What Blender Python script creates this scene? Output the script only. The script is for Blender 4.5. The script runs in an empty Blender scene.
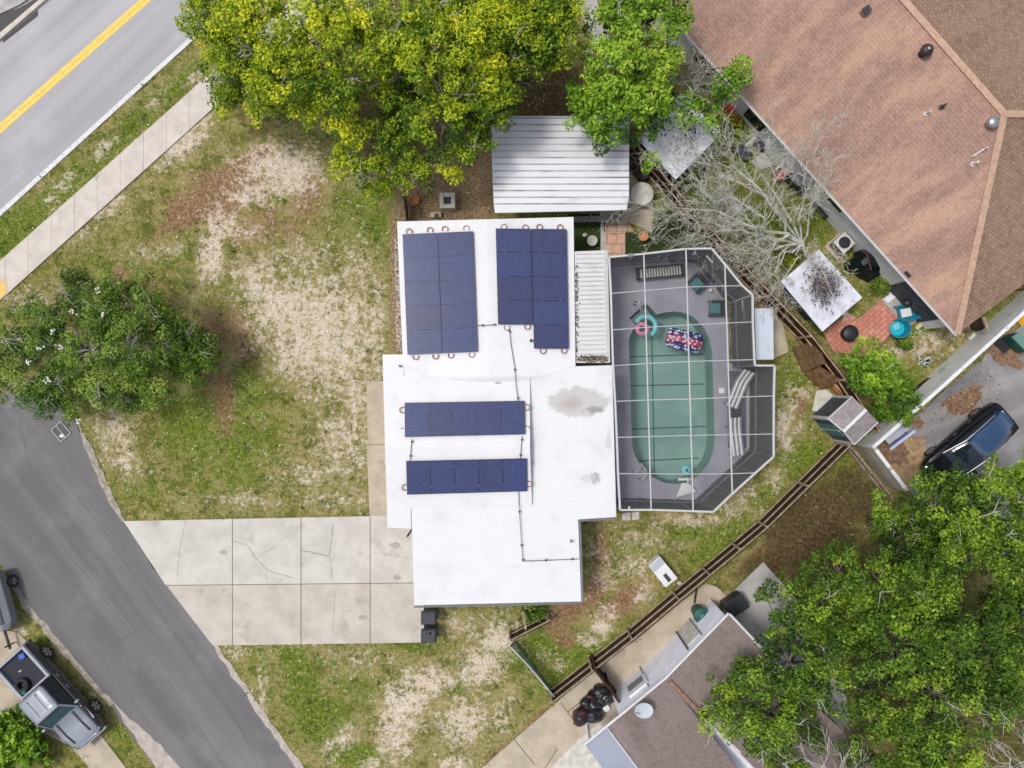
import bpy, math, random
import numpy as np
from mathutils import Vector, Matrix
random.seed(7); rng = np.random.default_rng(11)
SC = bpy.context.scene; C = SC.collection
H = 36.0; F = 720.0          # drone height in metres, focal length in pixels
def W(px, py, z=0.0):
    k = (H - z) / F
    return Vector(((px - 512) * k, (384 - py) * k, z))
WL = {}
def lin(c): c /= 255.0; return c / 12.92 if c <= .04045 else ((c + .055) / 1.055) ** 2.4
def A(r, g, b, k=.85): return (lin(r) * k, lin(g) * k, lin(b) * k, 1)

# ------------------------------------------------------------------ materials
def new_mat(name):
    m = bpy.data.materials.new(name); m.use_nodes = True
    nt = m.node_tree
    return m, nt, nt.nodes['Principled BSDF']
def nd(nt, t, **kw):
    n = nt.nodes.new(t)
    for k, v in kw.items():
        if k in n.inputs.keys(): n.inputs[k].default_value = v
        else: setattr(n, k, v)
    return n
def mixc(nt, fac, a, b, blend='MIX'):
    n = nt.nodes.new('ShaderNodeMix'); n.data_type = 'RGBA'; n.blend_type = blend
    for s, v in ((n.inputs[0], fac), (n.inputs[6], a), (n.inputs[7], b)):
        if hasattr(v, 'is_output'): nt.links.new(v, s)
        else: s.default_value = v
    return n.outputs[2]
def ramp(nt, src, lo, hi):
    n = nt.nodes.new('ShaderNodeMapRange'); n.interpolation_type = 'SMOOTHSTEP'
    n.inputs[1].default_value = lo; n.inputs[2].default_value = hi
    nt.links.new(src, n.inputs[0]); return n.outputs[0]
def math_(nt, op, a, b=0.0):
    n = nt.nodes.new('ShaderNodeMath'); n.operation = op
    for s, v in ((n.inputs[0], a), (n.inputs[1], b)):
        if hasattr(v, 'is_output'): nt.links.new(v, s)
        else: s.default_value = v
    return n.outputs[0]
def noise(nt, vec, scale, detail=5, rough=.6, dist=0.0):
    n = nd(nt, 'ShaderNodeTexNoise', Scale=scale, Detail=detail, Roughness=rough, Distortion=dist)
    if vec is not None: nt.links.new(vec, n.inputs['Vector'])
    return n.outputs[0]
def pos(nt): return nt.nodes.new('ShaderNodeNewGeometry').outputs['Position']
def objc(nt): return nt.nodes.new('ShaderNodeTexCoord').outputs['Object']
def bump(nt, bs, h, st=.3, d=.02):
    b = nd(nt, 'ShaderNodeBump', Strength=st, Distance=d); nt.links.new(h, b.inputs['Height'])
    nt.links.new(b.outputs[0], bs.inputs['Normal'])
def mat(name, c1, c2=None, scale=4, lo=.35, hi=.65, rough=.75, metal=0, spec=.3, c3=None, s3=1.0, lo3=.55, hi3=.75, bst=.15, bsc=40, fine=.12, coat=0):
    m, nt, bs = new_mat(name); v = pos(nt)
    c2 = c2 or tuple(x * .8 for x in c1[:3]) + (1,)
    col = mixc(nt, ramp(nt, noise(nt, v, scale), lo, hi), c1, c2)
    if c3: col = mixc(nt, ramp(nt, noise(nt, v, s3, 6, .65), lo3, hi3), col, c3)
    if fine:
        col = mixc(nt, fine, col, noise(nt, v, bsc, 3), 'OVERLAY')
    nt.links.new(col, bs.inputs['Base Color'])
    bs.inputs['Roughness'].default_value = rough; bs.inputs['Metallic'].default_value = metal
    bs.inputs['Specular IOR Level'].default_value = spec; bs.inputs['Coat Weight'].default_value = coat
    if bst: bump(nt, bs, noise(nt, v, bsc, 4), bst, .01)
    return m
def plain(name, c, rough=.5, metal=0, spec=.5, coat=0):
    return mat(name, c, tuple(x * .9 for x in c[:3]) + (1,), 3, rough=rough, metal=metal, spec=spec, bst=0, fine=0, coat=coat)

M = {}
M['white_roof'] = None
M['wall'] = mat('wall_paint', A(215, 212, 205), A(200, 196, 188), 2)
M['white'] = plain('white_paint', (.75, .75, .75, 1), .45)
M['offwhite'] = mat('off_white', A(225, 220, 210), A(200, 195, 186), 3)
M['dark'] = plain('dark_plastic', (.02, .022, .026, 1), .5)
M['black'] = plain('black_rubber', (.012, .012, .013, 1), .7)
M['grey'] = plain('grey_paint', A(130, 132, 138), .5)
M['charcoal'] = plain('charcoal', A(62, 64, 72), .55)
M['metal'] = plain('aluminium', (.55, .56, .58, 1), .35, .9)
M['chrome'] = plain('chrome', (.7, .7, .72, 1), .15, 1)
M['frame_white'] = plain('white_aluminium', (.56, .55, .55, 1), .4)
M['glass'] = plain('dark_glass', (.012, .02, .028, 1), .05, 0, .8)
M['teal'] = plain('teal_fabric', A(72, 128, 132), .7)
M['cyan'] = plain('cyan_plastic', A(30, 190, 210), .4)
M['tealblue'] = plain('teal_blue_plastic', A(25, 130, 155), .4)
M['aqua'] = plain('aqua_vinyl', A(130, 215, 220), .35)
M['pink'] = plain('pink_vinyl', A(235, 150, 185), .35)
M['red'] = plain('red_plastic', A(205, 60, 55), .5)
M['terracotta'] = mat('terracotta', A(228, 158, 98), A(206, 132, 80), 6)
M['wood'] = mat('weathered_wood', A(96, 72, 52), A(60, 42, 30), 3, c3=A(130, 112, 92), s3=5)
M['wood_dark'] = mat('dark_boards', A(74, 50, 34), A(44, 29, 20), 3, c3=A(105, 78, 52), s3=6)
M['wood_light'] = mat('pale_rail', A(204, 172, 138), A(166, 136, 108), 4)
M['wood_grey'] = mat('grey_rail', A(186, 166, 146), A(150, 132, 112), 4)
M['wood_orange'] = mat('fresh_board', A(176, 108, 62), A(140, 84, 48), 4)
M['ply'] = mat('brown_ply', A(140, 106, 72), A(104, 76, 50), 4, c3=A(160, 130, 95), s3=8)
M['bark'] = mat('pale_bark', A(150, 142, 126), A(108, 98, 84), 5, bst=.4, bsc=20)
M['bark_pale'] = mat('bleached_bark', A(218, 215, 202), A(176, 173, 158), 3, bst=.3, bsc=20)
M['green_plastic'] = plain('green_plastic', A(20, 88, 78), .45)
M['bag'] = mat('bin_bag', (.012, .012, .015, 1), (.03, .028, .034, 1), 5, rough=.28, spec=.6, bst=.8, bsc=9)
M['bag_maroon'] = mat('maroon_bag', (.05, .012, .014, 1), (.015, .01, .012, 1), 5, rough=.28, spec=.6, bst=.8, bsc=9)
M['concrete'] = mat('concrete', A(214, 203, 188), A(197, 186, 170), 1.2, c3=A(176, 166, 150), s3=.7, lo3=.52, hi3=.8, bsc=60)
M['concrete_tan'] = mat('tan_concrete', A(204, 190, 168), A(184, 170, 150), 1.0, c3=A(158, 146, 130), s3=.8, lo3=.55, hi3=.75, bsc=60)
M['concrete_cool'] = mat('cool_concrete', A(196, 192, 188), A(176, 172, 168), 1.0, c3=A(150, 146, 142), s3=.8)
M['sidewalk'] = mat('sidewalk_concrete', A(222, 213, 202), A(208, 198, 186), 1.5, c3=A(188, 178, 164), s3=.9)
M['joint'] = mat('joint_dirt', A(120, 110, 95), A(90, 82, 70), 5)
M['white_line'] = mat('white_road_paint', A(240, 240, 240), A(215, 215, 215), 6)
M['yellow_line'] = mat('yellow_road_paint', A(248, 222, 122), A(240, 206, 100), 6, c3=A(220, 200, 140), s3=5)
M['yellow_pad'] = mat('yellow_pad', A(246, 208, 130), A(235, 195, 110), 6)
M['turf'] = mat('dark_turf', A(52, 70, 18), A(36, 52, 12), 6, c3=A(80, 96, 30), s3=9, lo3=.6, hi3=.8, bst=.6, bsc=50)
M['deck'] = mat('pool_deck_paint', A(168, 167, 176), A(157, 156, 165), .8, c3=A(140, 139, 148), s3=.5, lo3=.5, hi3=.8)
M['deck_dark'] = mat('dark_strip', A(110, 108, 116), A(96, 94, 102), 1)
M['rust_red'] = plain('flashed_tape', A(160, 84, 66), .6)
M['tarp_green'] = mat('dark_tarp', A(28, 44, 40), A(14, 24, 22), 4, rough=.45, bst=.6, bsc=8)
M['slate'] = mat('slate_siding', A(80, 84, 92), A(66, 70, 78), 3)
M['lavender'] = mat('pale_siding', A(238, 237, 246, 1), A(226, 225, 234, 1), 1.5)
M['lightsiding'] = mat('grey_siding', A(226, 225, 226, 1), A(212, 211, 211, 1), 1.5)

def white_roof():
    m, nt, bs = new_mat('white_roof_coating'); p = pos(nt)
    n1 = noise(nt, p, .9, 6, .65); n2 = noise(nt, p, 9, 4)
    col = mixc(nt, ramp(nt, n1, .45, .8), (.71, .71, .715, 1), (.62, .62, .63, 1))
    def stain(px, py, z, rx, ry, c, amp, lo, hi):
        nonlocal col
        w = W(px, py, z)
        s = nt.nodes.new('ShaderNodeVectorMath'); s.operation = 'SUBTRACT'; nt.links.new(p, s.inputs[0]); s.inputs[1].default_value = (w.x, w.y, w.z)
        q = nt.nodes.new('ShaderNodeVectorMath'); q.operation = 'MULTIPLY'; nt.links.new(s.outputs[0], q.inputs[0]); q.inputs[1].default_value = (1 / rx, 1 / ry, 0)
        l = nt.nodes.new('ShaderNodeVectorMath'); l.operation = 'LENGTH'; nt.links.new(q.outputs[0], l.inputs[0])
        d = math_(nt, 'ADD', l.outputs['Value'], math_(nt, 'MULTIPLY', math_(nt, 'SUBTRACT', noise(nt, p, 2.2, 6, .7), .5), amp))
        f = ramp(nt, d, hi, lo)
        col = mixc(nt, math_(nt, 'MULTIPLY', f, c[3]), col, (c[0], c[1], c[2], 1))
    stain(579, 402, 2.9, 1.45, .72, A(192, 187, 182)[:3] + (.75,), 1.0, .8, 1.05)
    stain(572, 403, 2.9, .75, .42, A(168, 152, 142)[:3] + (.5,), 1.4, .3, 1.0)
    stain(594, 410, 2.9, .75, .25, A(120, 118, 116)[:3] + (.6,), 2.2, .3, .9)
    stain(596, 478, 2.9, .32, .34, A(150, 148, 146)[:3] + (.7,), 2.4, .4, .9)
    stain(588, 478, 2.9, .5, .3, A(205, 204, 204)[:3] + (.6,), 2.0, .4, .9)
    stain(609, 440, 2.9, .2, .8, A(196, 194, 192)[:3] + (.6,), 1.8, .4, .9)
    stain(497, 379, 3.0, 2.7, .18, A(214, 214, 218)[:3] + (.7,), 1.2, .5, 1.0)  # shading of the shallow roof cricket, painted in as a grey patch
    stain(498, 383, 3.0, .25, .06, A(110, 110, 112)[:3] + (.8,), .8, .4, .9)
    stain(516, 567, 2.9, .3, .14, A(220, 220, 222)[:3] + (.8,), 1.2, .4, .9)
    stain(436, 570, 2.9, 1.6, .5, A(226, 226, 230)[:3] + (.6,), 2, .3, 1.0)
    col = mixc(nt, math_(nt, 'MULTIPLY', ramp(nt, noise(nt, p, 4, 7, .75), .58, .72), .35), col, (.55, .55, .56, 1))
    nt.links.new(col, bs.inputs['Base Color']); bs.inputs['Roughness'].default_value = .55
    bump(nt, bs, n2, .1, .01)
    return m
M['white_roof'] = white_roof()

def ribbed(name, c1, stain, lo=.5, hi=.75, sx=.6, sy=8, rot=0.0, rough=.4):
    """metal sheet stained in streaks along its ribs"""
    m, nt, bs = new_mat(name)
    mp = nd(nt, 'ShaderNodeMapping'); nt.links.new(nt.nodes.new('ShaderNodeNewGeometry').outputs['Position'], mp.inputs[0])
    mp.inputs['Rotation'].default_value = (0, 0, rot); mp.inputs['Scale'].default_value = (sx, sy, 1)
    f = ramp(nt, noise(nt, mp.outputs[0], 1.0, 6, .65), lo, hi)
    f2 = ramp(nt, noise(nt, pos(nt), .5, 3), .3, .75)
    col = mixc(nt, math_(nt, 'MULTIPLY', f, f2), c1, stain)
    nt.links.new(col, bs.inputs['Base Color']); bs.inputs['Roughness'].default_value = rough; bs.inputs['Metallic'].default_value = .1
    return m
M['carport_metal'] = ribbed('white_metal_sheet', (.70, .70, .72, 1), A(80, 76, 74), .54, .8)
M['rib_stain'] = ribbed('stained_rib', A(196, 196, 200), A(60, 56, 54), .36, .6, .5, 3)
M['pan_rib'] = ribbed('pan_rib', A(206, 204, 200), A(150, 146, 140), .4, .6, 2, 2)
M['patio_metal'] = ribbed('white_pan_roof', (.68, .67, .66, 1), A(120, 116, 108), .5, .95, 1.2, 3)
M['shed_metal'] = ribbed('blue_white_metal', (.62, .66, .72, 1), A(120, 130, 140), .5, .9, 3, .7)
M['shed_white'] = mat('white_shed_sheet', A(240, 242, 250, 1), A(226, 228, 240, 1), 2, c3=A(150, 146, 152), s3=3.2, lo3=.6, hi3=.75)
M['shed_stained'] = mat('stained_shed_sheet', A(232, 234, 242), A(216, 216, 226), 2, c3=A(150, 142, 142), s3=1.2, lo3=.54, hi3=.7)
M['blue_metal'] = ribbed('grey_blue_metal', A(150, 155, 172), A(120, 125, 140), .4, .8, 1, 1)

def shingles(name, c1, c2, c3, mort, bw=.35, bh=.16, blot=A(200, 150, 120), bs_=.25, amt=.5):
    m, nt, bs = new_mat(name)
    uv = nt.nodes.new('ShaderNodeTexCoord').outputs['UV']
    b = nd(nt, 'ShaderNodeTexBrick', Color1=c1, Color2=c2, Mortar=mort)
    b.inputs['Scale'].default_value = 1; b.inputs['Brick Width'].default_value = bw; b.inputs['Row Height'].default_value = bh
    b.inputs['Mortar Size'].default_value = .016; b.inputs['Mortar Smooth'].default_value = .6; b.inputs['Bias'].default_value = -.1
    nt.links.new(uv, b.inputs['Vector'])
    col = mixc(nt, math_(nt, 'MULTIPLY', ramp(nt, noise(nt, uv, 4.5, 5, .7), .42, .6), .9), b.outputs['Color'], c3)
    mp = nd(nt, 'ShaderNodeMapping'); nt.links.new(uv, mp.inputs[0]); mp.inputs['Scale'].default_value = (1, .35, 1)
    f = math_(nt, 'MULTIPLY', ramp(nt, noise(nt, mp.outputs[0], bs_, 8, .72), .42, .66), amt)
    col = mixc(nt, f, col, blot)
    col = mixc(nt, math_(nt, 'MULTIPLY', ramp(nt, noise(nt, uv, 3.5, 7, .75), .5, .66), .4), col, tuple(x * .62 for x in c1[:3]) + (1,))
    dk = math_(nt, 'MULTIPLY', ramp(nt, noise(nt, mp.outputs[0], .7, 5, .6), .5, .75), .35)
    col = mixc(nt, dk, col, tuple(x * .55 for x in c1[:3]) + (1,))
    nt.links.new(col, bs.inputs['Base Color']); bs.inputs['Roughness'].default_value = .9; bs.inputs['Specular IOR Level'].default_value = .15
    bump(nt, bs, b.outputs['Fac'], .5, -.02)
    return m
M['shingle_tan'] = shingles('tan_shingles', A(176, 142, 126), A(156, 124, 110), A(170, 140, 128), A(140, 112, 100), blot=A(220, 178, 150), bs_=.5, amt=.55)
M['shingle_tan_dark'] = shingles('mottled_shingles', A(176, 146, 124), A(128, 102, 86), A(156, 128, 110), A(104, 82, 70), .2, .17, blot=A(188, 158, 134), amt=.3)
M['shingle_brown'] = shingles('brown_shingles', A(134, 120, 114), A(146, 130, 122), A(138, 126, 122), A(110, 97, 92), .28, .13, blot=A(166, 152, 152), amt=.4)
M['ridge_tan'] = mat('ridge_shingle', A(208, 174, 150), A(188, 154, 132), 6)
M['ridge_brown'] = mat('ridge_brown', A(156, 122, 108), A(126, 98, 88), 5)

def asphalt(name, c1, c2, c3, streak_rot, fine=.3, patch=.45):
    m, nt, bs = new_mat(name); p = pos(nt)
    mp = nd(nt, 'ShaderNodeMapping'); nt.links.new(p, mp.inputs[0])
    mp.vector_type = 'TEXTURE'; mp.inputs['Rotation'].default_value = (0, 0, streak_rot); mp.inputs['Scale'].default_value = (26, 1.5, 1)
    col = mixc(nt, ramp(nt, noise(nt, mp.outputs[0], 1.3, 4, .55), .35, .68), c1, c2)
    col = mixc(nt, math_(nt, 'MULTIPLY', ramp(nt, noise(nt, p, .35, 6, .65), .48, .78), patch), col, c3)
    col = mixc(nt, math_(nt, 'MULTIPLY', ramp(nt, noise(nt, p, 5, 5, .8), .6, .72), .3), col, tuple(x * .65 for x in c1[:3]) + (1,))
    col = mixc(nt, fine, col, noise(nt, p, 55, 2), 'OVERLAY')
    nt.links.new(col, bs.inputs['Base Color']); bs.inputs['Roughness'].default_value = .85; bs.inputs['Specular IOR Level'].default_value = .25
    bump(nt, bs, noise(nt, p, 80, 2), .3, .01)
    return m
M['road'] = asphalt('pale_asphalt', A(190, 187, 190), A(172, 169, 172), A(206, 203, 205), math.radians(41.5), .12)
M['street'] = asphalt('grey_asphalt', A(112, 110, 110), A(128, 126, 126), A(150, 147, 146), math.radians(-53), .35, .55)
M['lot'] = asphalt('broken_asphalt', A(156, 152, 150), A(122, 119, 122), A(186, 182, 180), .4, .45, .8)

def foliage(name, transl=.25):
    m, nt, bs = new_mat(name)
    a = nd(nt, 'ShaderNodeAttribute', attribute_name='Col')
    nt.links.new(a.outputs['Color'], bs.inputs['Base Color']); bs.inputs['Roughness'].default_value = .5
    bs.inputs['Specular IOR Level'].default_value = .35
    t = nt.nodes.new('ShaderNodeBsdfTranslucent'); nt.links.new(a.outputs['Color'], t.inputs[0])
    mx = nt.nodes.new('ShaderNodeMixShader'); mx.inputs[0].default_value = transl
    nt.links.new(bs.outputs[0], mx.inputs[1]); nt.links.new(t.outputs[0], mx.inputs[2])
    nt.links.new(mx.outputs[0], nt.nodes['Material Output'].inputs[0])
    return m
M['leaf'] = foliage('leaves', .3); M['grass'] = foliage('grass_blades', .2); M['litter'] = foliage('dry_litter', 0.0)

def screen_mat(name, near, graze):
    m, nt, bs = new_mat(name)
    bs.inputs['Base Color'].default_value = (.115, .115, .13, 1); bs.inputs['Roughness'].default_value = .8
    lw = nd(nt, 'ShaderNodeLayerWeight', Blend=.5)
    f = math_(nt, 'ADD', math_(nt, 'MULTIPLY', ramp(nt, lw.outputs['Facing'], 0, 1), graze - near), near)
    t = nt.nodes.new('ShaderNodeBsdfTransparent')
    mx = nt.nodes.new('ShaderNodeMixShader'); nt.links.new(f, mx.inputs[0])
    nt.links.new(t.outputs[0], mx.inputs[1]); nt.links.new(bs.outputs[0], mx.inputs[2])
    nt.links.new(mx.outputs[0], nt.nodes['Material Output'].inputs[0])
    return m
M['screen'] = screen_mat('insect_screen', .12, .8)
M['screen_wall'] = screen_mat('insect_screen_wall', .3, .93)
M['mesh_green'] = screen_mat('green_mesh', .3, .75)
M['mesh_green'].node_tree.nodes['Principled BSDF'].inputs['Base Color'].default_value = A(60, 150, 140)

def water_mat():
    m, nt, bs = new_mat('pool_water')
    t = nt.nodes.new('ShaderNodeBsdfTransparent'); t.inputs[0].default_value = (.92, .98, .97, 1)
    g = nt.nodes.new('ShaderNodeBsdfGlossy'); g.inputs['Roughness'].default_value = .03
    fr = nd(nt, 'ShaderNodeFresnel', IOR=1.33)
    b = nd(nt, 'ShaderNodeBump', Strength=.25, Distance=.03); nt.links.new(noise(nt, pos(nt), 3.5, 4), b.inputs['Height'])
    nt.links.new(b.outputs[0], g.inputs['Normal']); nt.links.new(b.outputs[0], fr.inputs['Normal'])
    mx = nt.nodes.new('ShaderNodeMixShader'); nt.links.new(fr.outputs[0], mx.inputs[0])
    nt.links.new(t.outputs[0], mx.inputs[1]); nt.links.new(g.outputs[0], mx.inputs[2])
    nt.links.new(mx.outputs[0], nt.nodes['Material Output'].inputs[0])
    return m
M['water'] = water_mat()
M['liner'] = mat('pool_liner', A(156, 186, 178), A(146, 176, 168), .6, c3=A(124, 154, 150), s3=.5, lo3=.5, hi3=.8)
M['beam_reflection'] = plain('painted_reflection', A(62, 100, 96), .7)

def panel_mat():
    m, nt, bs = new_mat('solar_cells')
    uv = nt.nodes.new('ShaderNodeTexCoord').outputs['UV']
    b = nd(nt, 'ShaderNodeTexBrick', Color1=A(60, 68, 108, .9), Color2=A(64, 74, 114, .9), Mortar=A(76, 86, 126, .9))
    b.offset = 0; b.inputs['Scale'].default_value = 1; b.inputs['Brick Width'].default_value = .16; b.inputs['Row Height'].default_value = .16
    b.inputs['Mortar Size'].default_value = .007
    nt.links.new(uv, b.inputs['Vector'])
    oi = nt.nodes.new('ShaderNodeObjectInfo')
    col = mixc(nt, math_(nt, 'MULTIPLY', ramp(nt, oi.outputs['Random'], .2, .9), .4), b.outputs['Color'], A(66, 62, 88, .9))
    col = mixc(nt, .25, col, noise(nt, uv, 3, 5, .7), 'OVERLAY')
    nt.links.new(col, bs.inputs['Base Color']); bs.inputs['Roughness'].default_value = .25; bs.inputs['Specular IOR Level'].default_value = .3
    return m
M['cells'] = panel_mat()
M['panel_frame'] = plain('panel_frame', A(44, 50, 84), .4, .3)

def pavers(name, c1, c2, mort, bw, bh):
    m, nt, bs = new_mat(name)
    uv = nt.nodes.new('ShaderNodeTexCoord').outputs['UV']
    b = nd(nt, 'ShaderNodeTexBrick', Color1=c1, Color2=c2, Mortar=mort)
    b.inputs['Scale'].default_value = 1; b.inputs['Brick Width'].default_value = bw; b.inputs['Row Height'].default_value = bh; b.inputs['Mortar Size'].default_value = .02
    nt.links.new(uv, b.inputs['Vector'])
    col = mixc(nt, .5, b.outputs['Color'], noise(nt, uv, 5, 5, .7), 'OVERLAY')
    nt.links.new(col, bs.inputs['Base Color']); bs.inputs['Roughness'].default_value = .85
    bump(nt, bs, b.outputs['Fac'], .5, -.02)
    return m
M['paver_red'] = pavers('red_pavers', A(224, 156, 136), A(206, 130, 110), A(176, 120, 100), .42, .22)
M['paver_tan'] = pavers('tan_pavers', A(208, 176, 150), A(196, 158, 136), A(140, 120, 100), .5, .42)
M['paver_pink'] = pavers('pink_pavers', A(222, 170, 150), A(208, 186, 164), A(150, 130, 112), .5, .5)
M['plank'] = pavers('planks', A(140, 106, 72), A(108, 80, 54), A(50, 36, 24), 2.5, .14)

def raft_mat():
    m, nt, bs = new_mat('printed_raft')
    o = objc(nt)
    v = nd(nt, 'ShaderNodeTexVoronoi', Scale=6.5); v.feature = 'F1'; nt.links.new(o, v.inputs['Vector'])
    star = ramp(nt, v.outputs['Distance'], .44, .36)
    w = nd(nt, 'ShaderNodeTexWave', Scale=1.3, Distortion=.6); w.bands_direction = 'X'; nt.links.new(o, w.inputs['Vector'])
    red = mixc(nt, ramp(nt, w.outputs['Fac'], .45, .55), A(225, 50, 90), A(190, 40, 80))
    sep = nt.nodes.new('ShaderNodeSeparateXYZ'); nt.links.new(o, sep.inputs[0])
    f = ramp(nt, math_(nt, 'ABSOLUTE', math_(nt, 'ADD', sep.outputs[1], math_(nt, 'MULTIPLY', math_(nt, 'SUBTRACT', noise(nt, o, 3, 2), .5), .4))), .2, .14)
    col = mixc(nt, f, A(36, 40, 110), red)
    col = mixc(nt, star, col, A(225, 230, 245))
    nt.links.new(col, bs.inputs['Base Color']); bs.inputs['Roughness'].default_value = .35
    return m
M['raft'] = raft_mat()
M['silver_paint'] = plain('silver_car_paint', A(172, 176, 186), .32, .25, .5, .4)
M['dark_body'] = plain('dark_body_colour', (.012, .013, .017, 1), .22, .1, .5, .8)  # truck's lower body and rear pillars, darker than the silver top
M['black_paint'] = plain('black_car_paint', (.004, .005, .008, 1), .25, 0, .25, .1)
M['sky_reflection_paint'] = plain('sky_reflection_gloss', (.012, .05, .13, 1), .06, 0, .9, 1.0)  # black roof tinted blue to put the sky's reflection into its colour
M['bedliner'] = mat('bed_liner', A(52, 55, 64), A(42, 44, 52), 6, rough=.7)
M['sky_glass'] = plain('tinted_windscreen', (.03, .09, .12, 1), .05, 0, .6)

# ------------------------------------------------------------------ mesh builder
class MB:
    def __init__(s): s.v = []; s.f = []; s.m = []
    def add(s, vs, fs, m=0):
        o = len(s.v); s.v += [Vector(v) for v in vs]
        for f in fs: s.f.append([i + o for i in f]); s.m.append(m)
        return s
    def box(s, c, d, rz=0, m=0, rot=None):
        R = rot if rot else Matrix.Rotation(rz, 3, 'Z'); c = Vector(c)
        x, y, z = d[0] / 2, d[1] / 2, d[2] / 2
        vs = [c + R @ Vector(p) for p in ((-x, -y, -z), (x, -y, -z), (x, y, -z), (-x, y, -z), (-x, -y, z), (x, -y, z), (x, y, z), (-x, y, z))]
        return s.add(vs, [(3, 2, 1, 0), (4, 5, 6, 7), (0, 1, 5, 4), (1, 2, 6, 5), (2, 3, 7, 6), (3, 0, 4, 7)], m)
    def prism(s, pts, z0, z1, m=0):
        pts = [(p[0], p[1]) for p in pts]
        a = sum(pts[i][0] * pts[(i + 1) % len(pts)][1] - pts[(i + 1) % len(pts)][0] * pts[i][1] for i in range(len(pts)))
        if a < 0: pts = pts[::-1]
        n = len(pts)
        vs = [(x, y, z0) for x, y in pts] + [(x, y, z1) for x, y in pts]
        return s.add(vs, [list(range(n))[::-1], list(range(n, 2 * n))] + [(i, (i + 1) % n, n + (i + 1) % n, n + i) for i in range(n)], m)
    def beam(s, a, b, w, h, m=0):
        a = Vector(a); b = Vector(b); d = (b - a); L = d.length; d.normalize()
        up = Vector((0, 0, 1)) if abs(d.z) < .95 else Vector((1, 0, 0))
        y = up.cross(d).normalized(); z = d.cross(y)
        R = Matrix((d, y, z)).transposed()
        return s.box((a + b) / 2, (L, w, h), m=m, rot=R)
    def tube(s, pts, r, n=6, m=0):
        pts = [Vector(p) for p in pts]
        rs = r if isinstance(r, (list, tuple)) else [r] * len(pts)
        rings = []; ref = None
        for i, p in enumerate(pts):
            d = (pts[min(i + 1, len(pts) - 1)] - pts[max(i - 1, 0)]).normalized()
            if ref is None: ref = Vector((0, 0, 1)) if abs(d.z) < .9 else Vector((1, 0, 0))
            x = (ref - d * ref.dot(d)).normalized(); ref = x; y = d.cross(x)
            rings.append([p + (x * math.cos(2 * math.pi * k / n) + y * math.sin(2 * math.pi * k / n)) * rs[i] for k in range(n)])
        vs = [v for q in rings for v in q]; fs = []
        for i in range(len(pts) - 1):
            for k in range(n): fs.append((i * n + k, i * n + (k + 1) % n, (i + 1) * n + (k + 1) % n, (i + 1) * n + k))
        fs.append(list(range(n))[::-1]); fs.append(list(range((len(pts) - 1) * n, len(pts) * n)))
        return s.add(vs, fs, m)
    def lathe(s, prof, c, n=24, m=0, axis='Z', rz=0):
        c = Vector(c); vs = []; fs = []
        for r, z in prof:
            for k in range(n):
                t = 2 * math.pi * k / n
                p = Vector((r * math.cos(t), r * math.sin(t), z))
                if axis == 'Y': p = Vector((p.x, p.z, p.y))
                if rz: p = Matrix.Rotation(rz, 3, 'Z') @ p
                vs.append(c + p)
        for i in range(len(prof) - 1):
            for k in range(n): fs.append((i * n + k, i * n + (k + 1) % n, (i + 1) * n + (k + 1) % n, (i + 1) * n + k))
        fs.append(list(range(n))[::-1]); fs.append(list(range((len(prof) - 1) * n, len(prof) * n)))
        return s.add(vs, fs, m)
    def torus(s, c, R, r, n=28, k=10, m=0, a0=0, a1=2 * math.pi, tilt=None):
        full = abs(a1 - a0 - 2 * math.pi) < 1e-4
        pts = [Vector((R * math.cos(a0 + (a1 - a0) * i / n), R * math.sin(a0 + (a1 - a0) * i / n), 0)) for i in range(n + 1)]
        if tilt: pts = [tilt @ p for p in pts]
        return s.tube([Vector(c) + p for p in pts], r, k, m)
    def blob(s, c, rad, seed=0, n=10, k=7, amp=.2, m=0):
        r = random.Random(seed); c = Vector(c); vs = []; fs = []
        ph = [r.uniform(0, 6.28) for _ in range(6)]
        for i in range(k + 1):
            t = math.pi * i / k
            for j in range(n):
                a = 2 * math.pi * j / n
                q = 1 + amp * (math.sin(2 * a + ph[0]) * math.sin(2 * t + ph[1]) + .6 * math.sin(3 * a + ph[2]) * math.sin(3 * t + ph[3])) + r.uniform(-amp, amp) * .3
                vs.append(c + Vector((rad[0] * q * math.sin(t) * math.cos(a), rad[1] * q * math.sin(t) * math.sin(a), -rad[2] * q * math.cos(t))))
        for i in range(k):
            for j in range(n): fs.append((i * n + j, i * n + (j + 1) % n, (i + 1) * n + (j + 1) % n, (i + 1) * n + j))
        return s.add(vs, fs, m)
    def loft(s, secs, m=0, closed=True):
        n = len(secs[0]); vs = [v for q in secs for v in q]; fs = []
        for i in range(len(secs) - 1):
            for k in range(n if closed else n - 1): fs.append((i * n + k, i * n + (k + 1) % n, (i + 1) * n + (k + 1) % n, (i + 1) * n + k))
        if closed: fs.append(list(range(n))); fs.append(list(range((len(secs) - 1) * n, len(secs) * n))[::-1])
        return s.add(vs, fs, m)
    def shell(s, polys, th, m=0):
        """sloping sheets: polys of 3-D points, given a thickness downwards"""
        key = {}; vs = []
        def ix(p):
            k = (round(p[0], 3), round(p[1], 3), round(p[2], 3))
            if k not in key: key[k] = len(vs); vs.append(Vector(p))
            return key[k]
        fs = []
        for p in polys:
            q = [ix(x) for x in p]
            a = sum(vs[q[i]].x * vs[q[(i + 1) % len(q)]].y - vs[q[(i + 1) % len(q)]].x * vs[q[i]].y for i in range(len(q)))
            fs.append(q if a > 0 else q[::-1])
        n = len(vs); edges = {}
        for f in fs:
            for i in range(len(f)): edges[(f[i], f[(i + 1) % len(f)])] = 1
        allf = list(fs) + [[i + n for i in f[::-1]] for f in fs]
        for (a, b) in edges:
            if (b, a) not in edges: allf.append([a, a + n, b + n, b])
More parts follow.
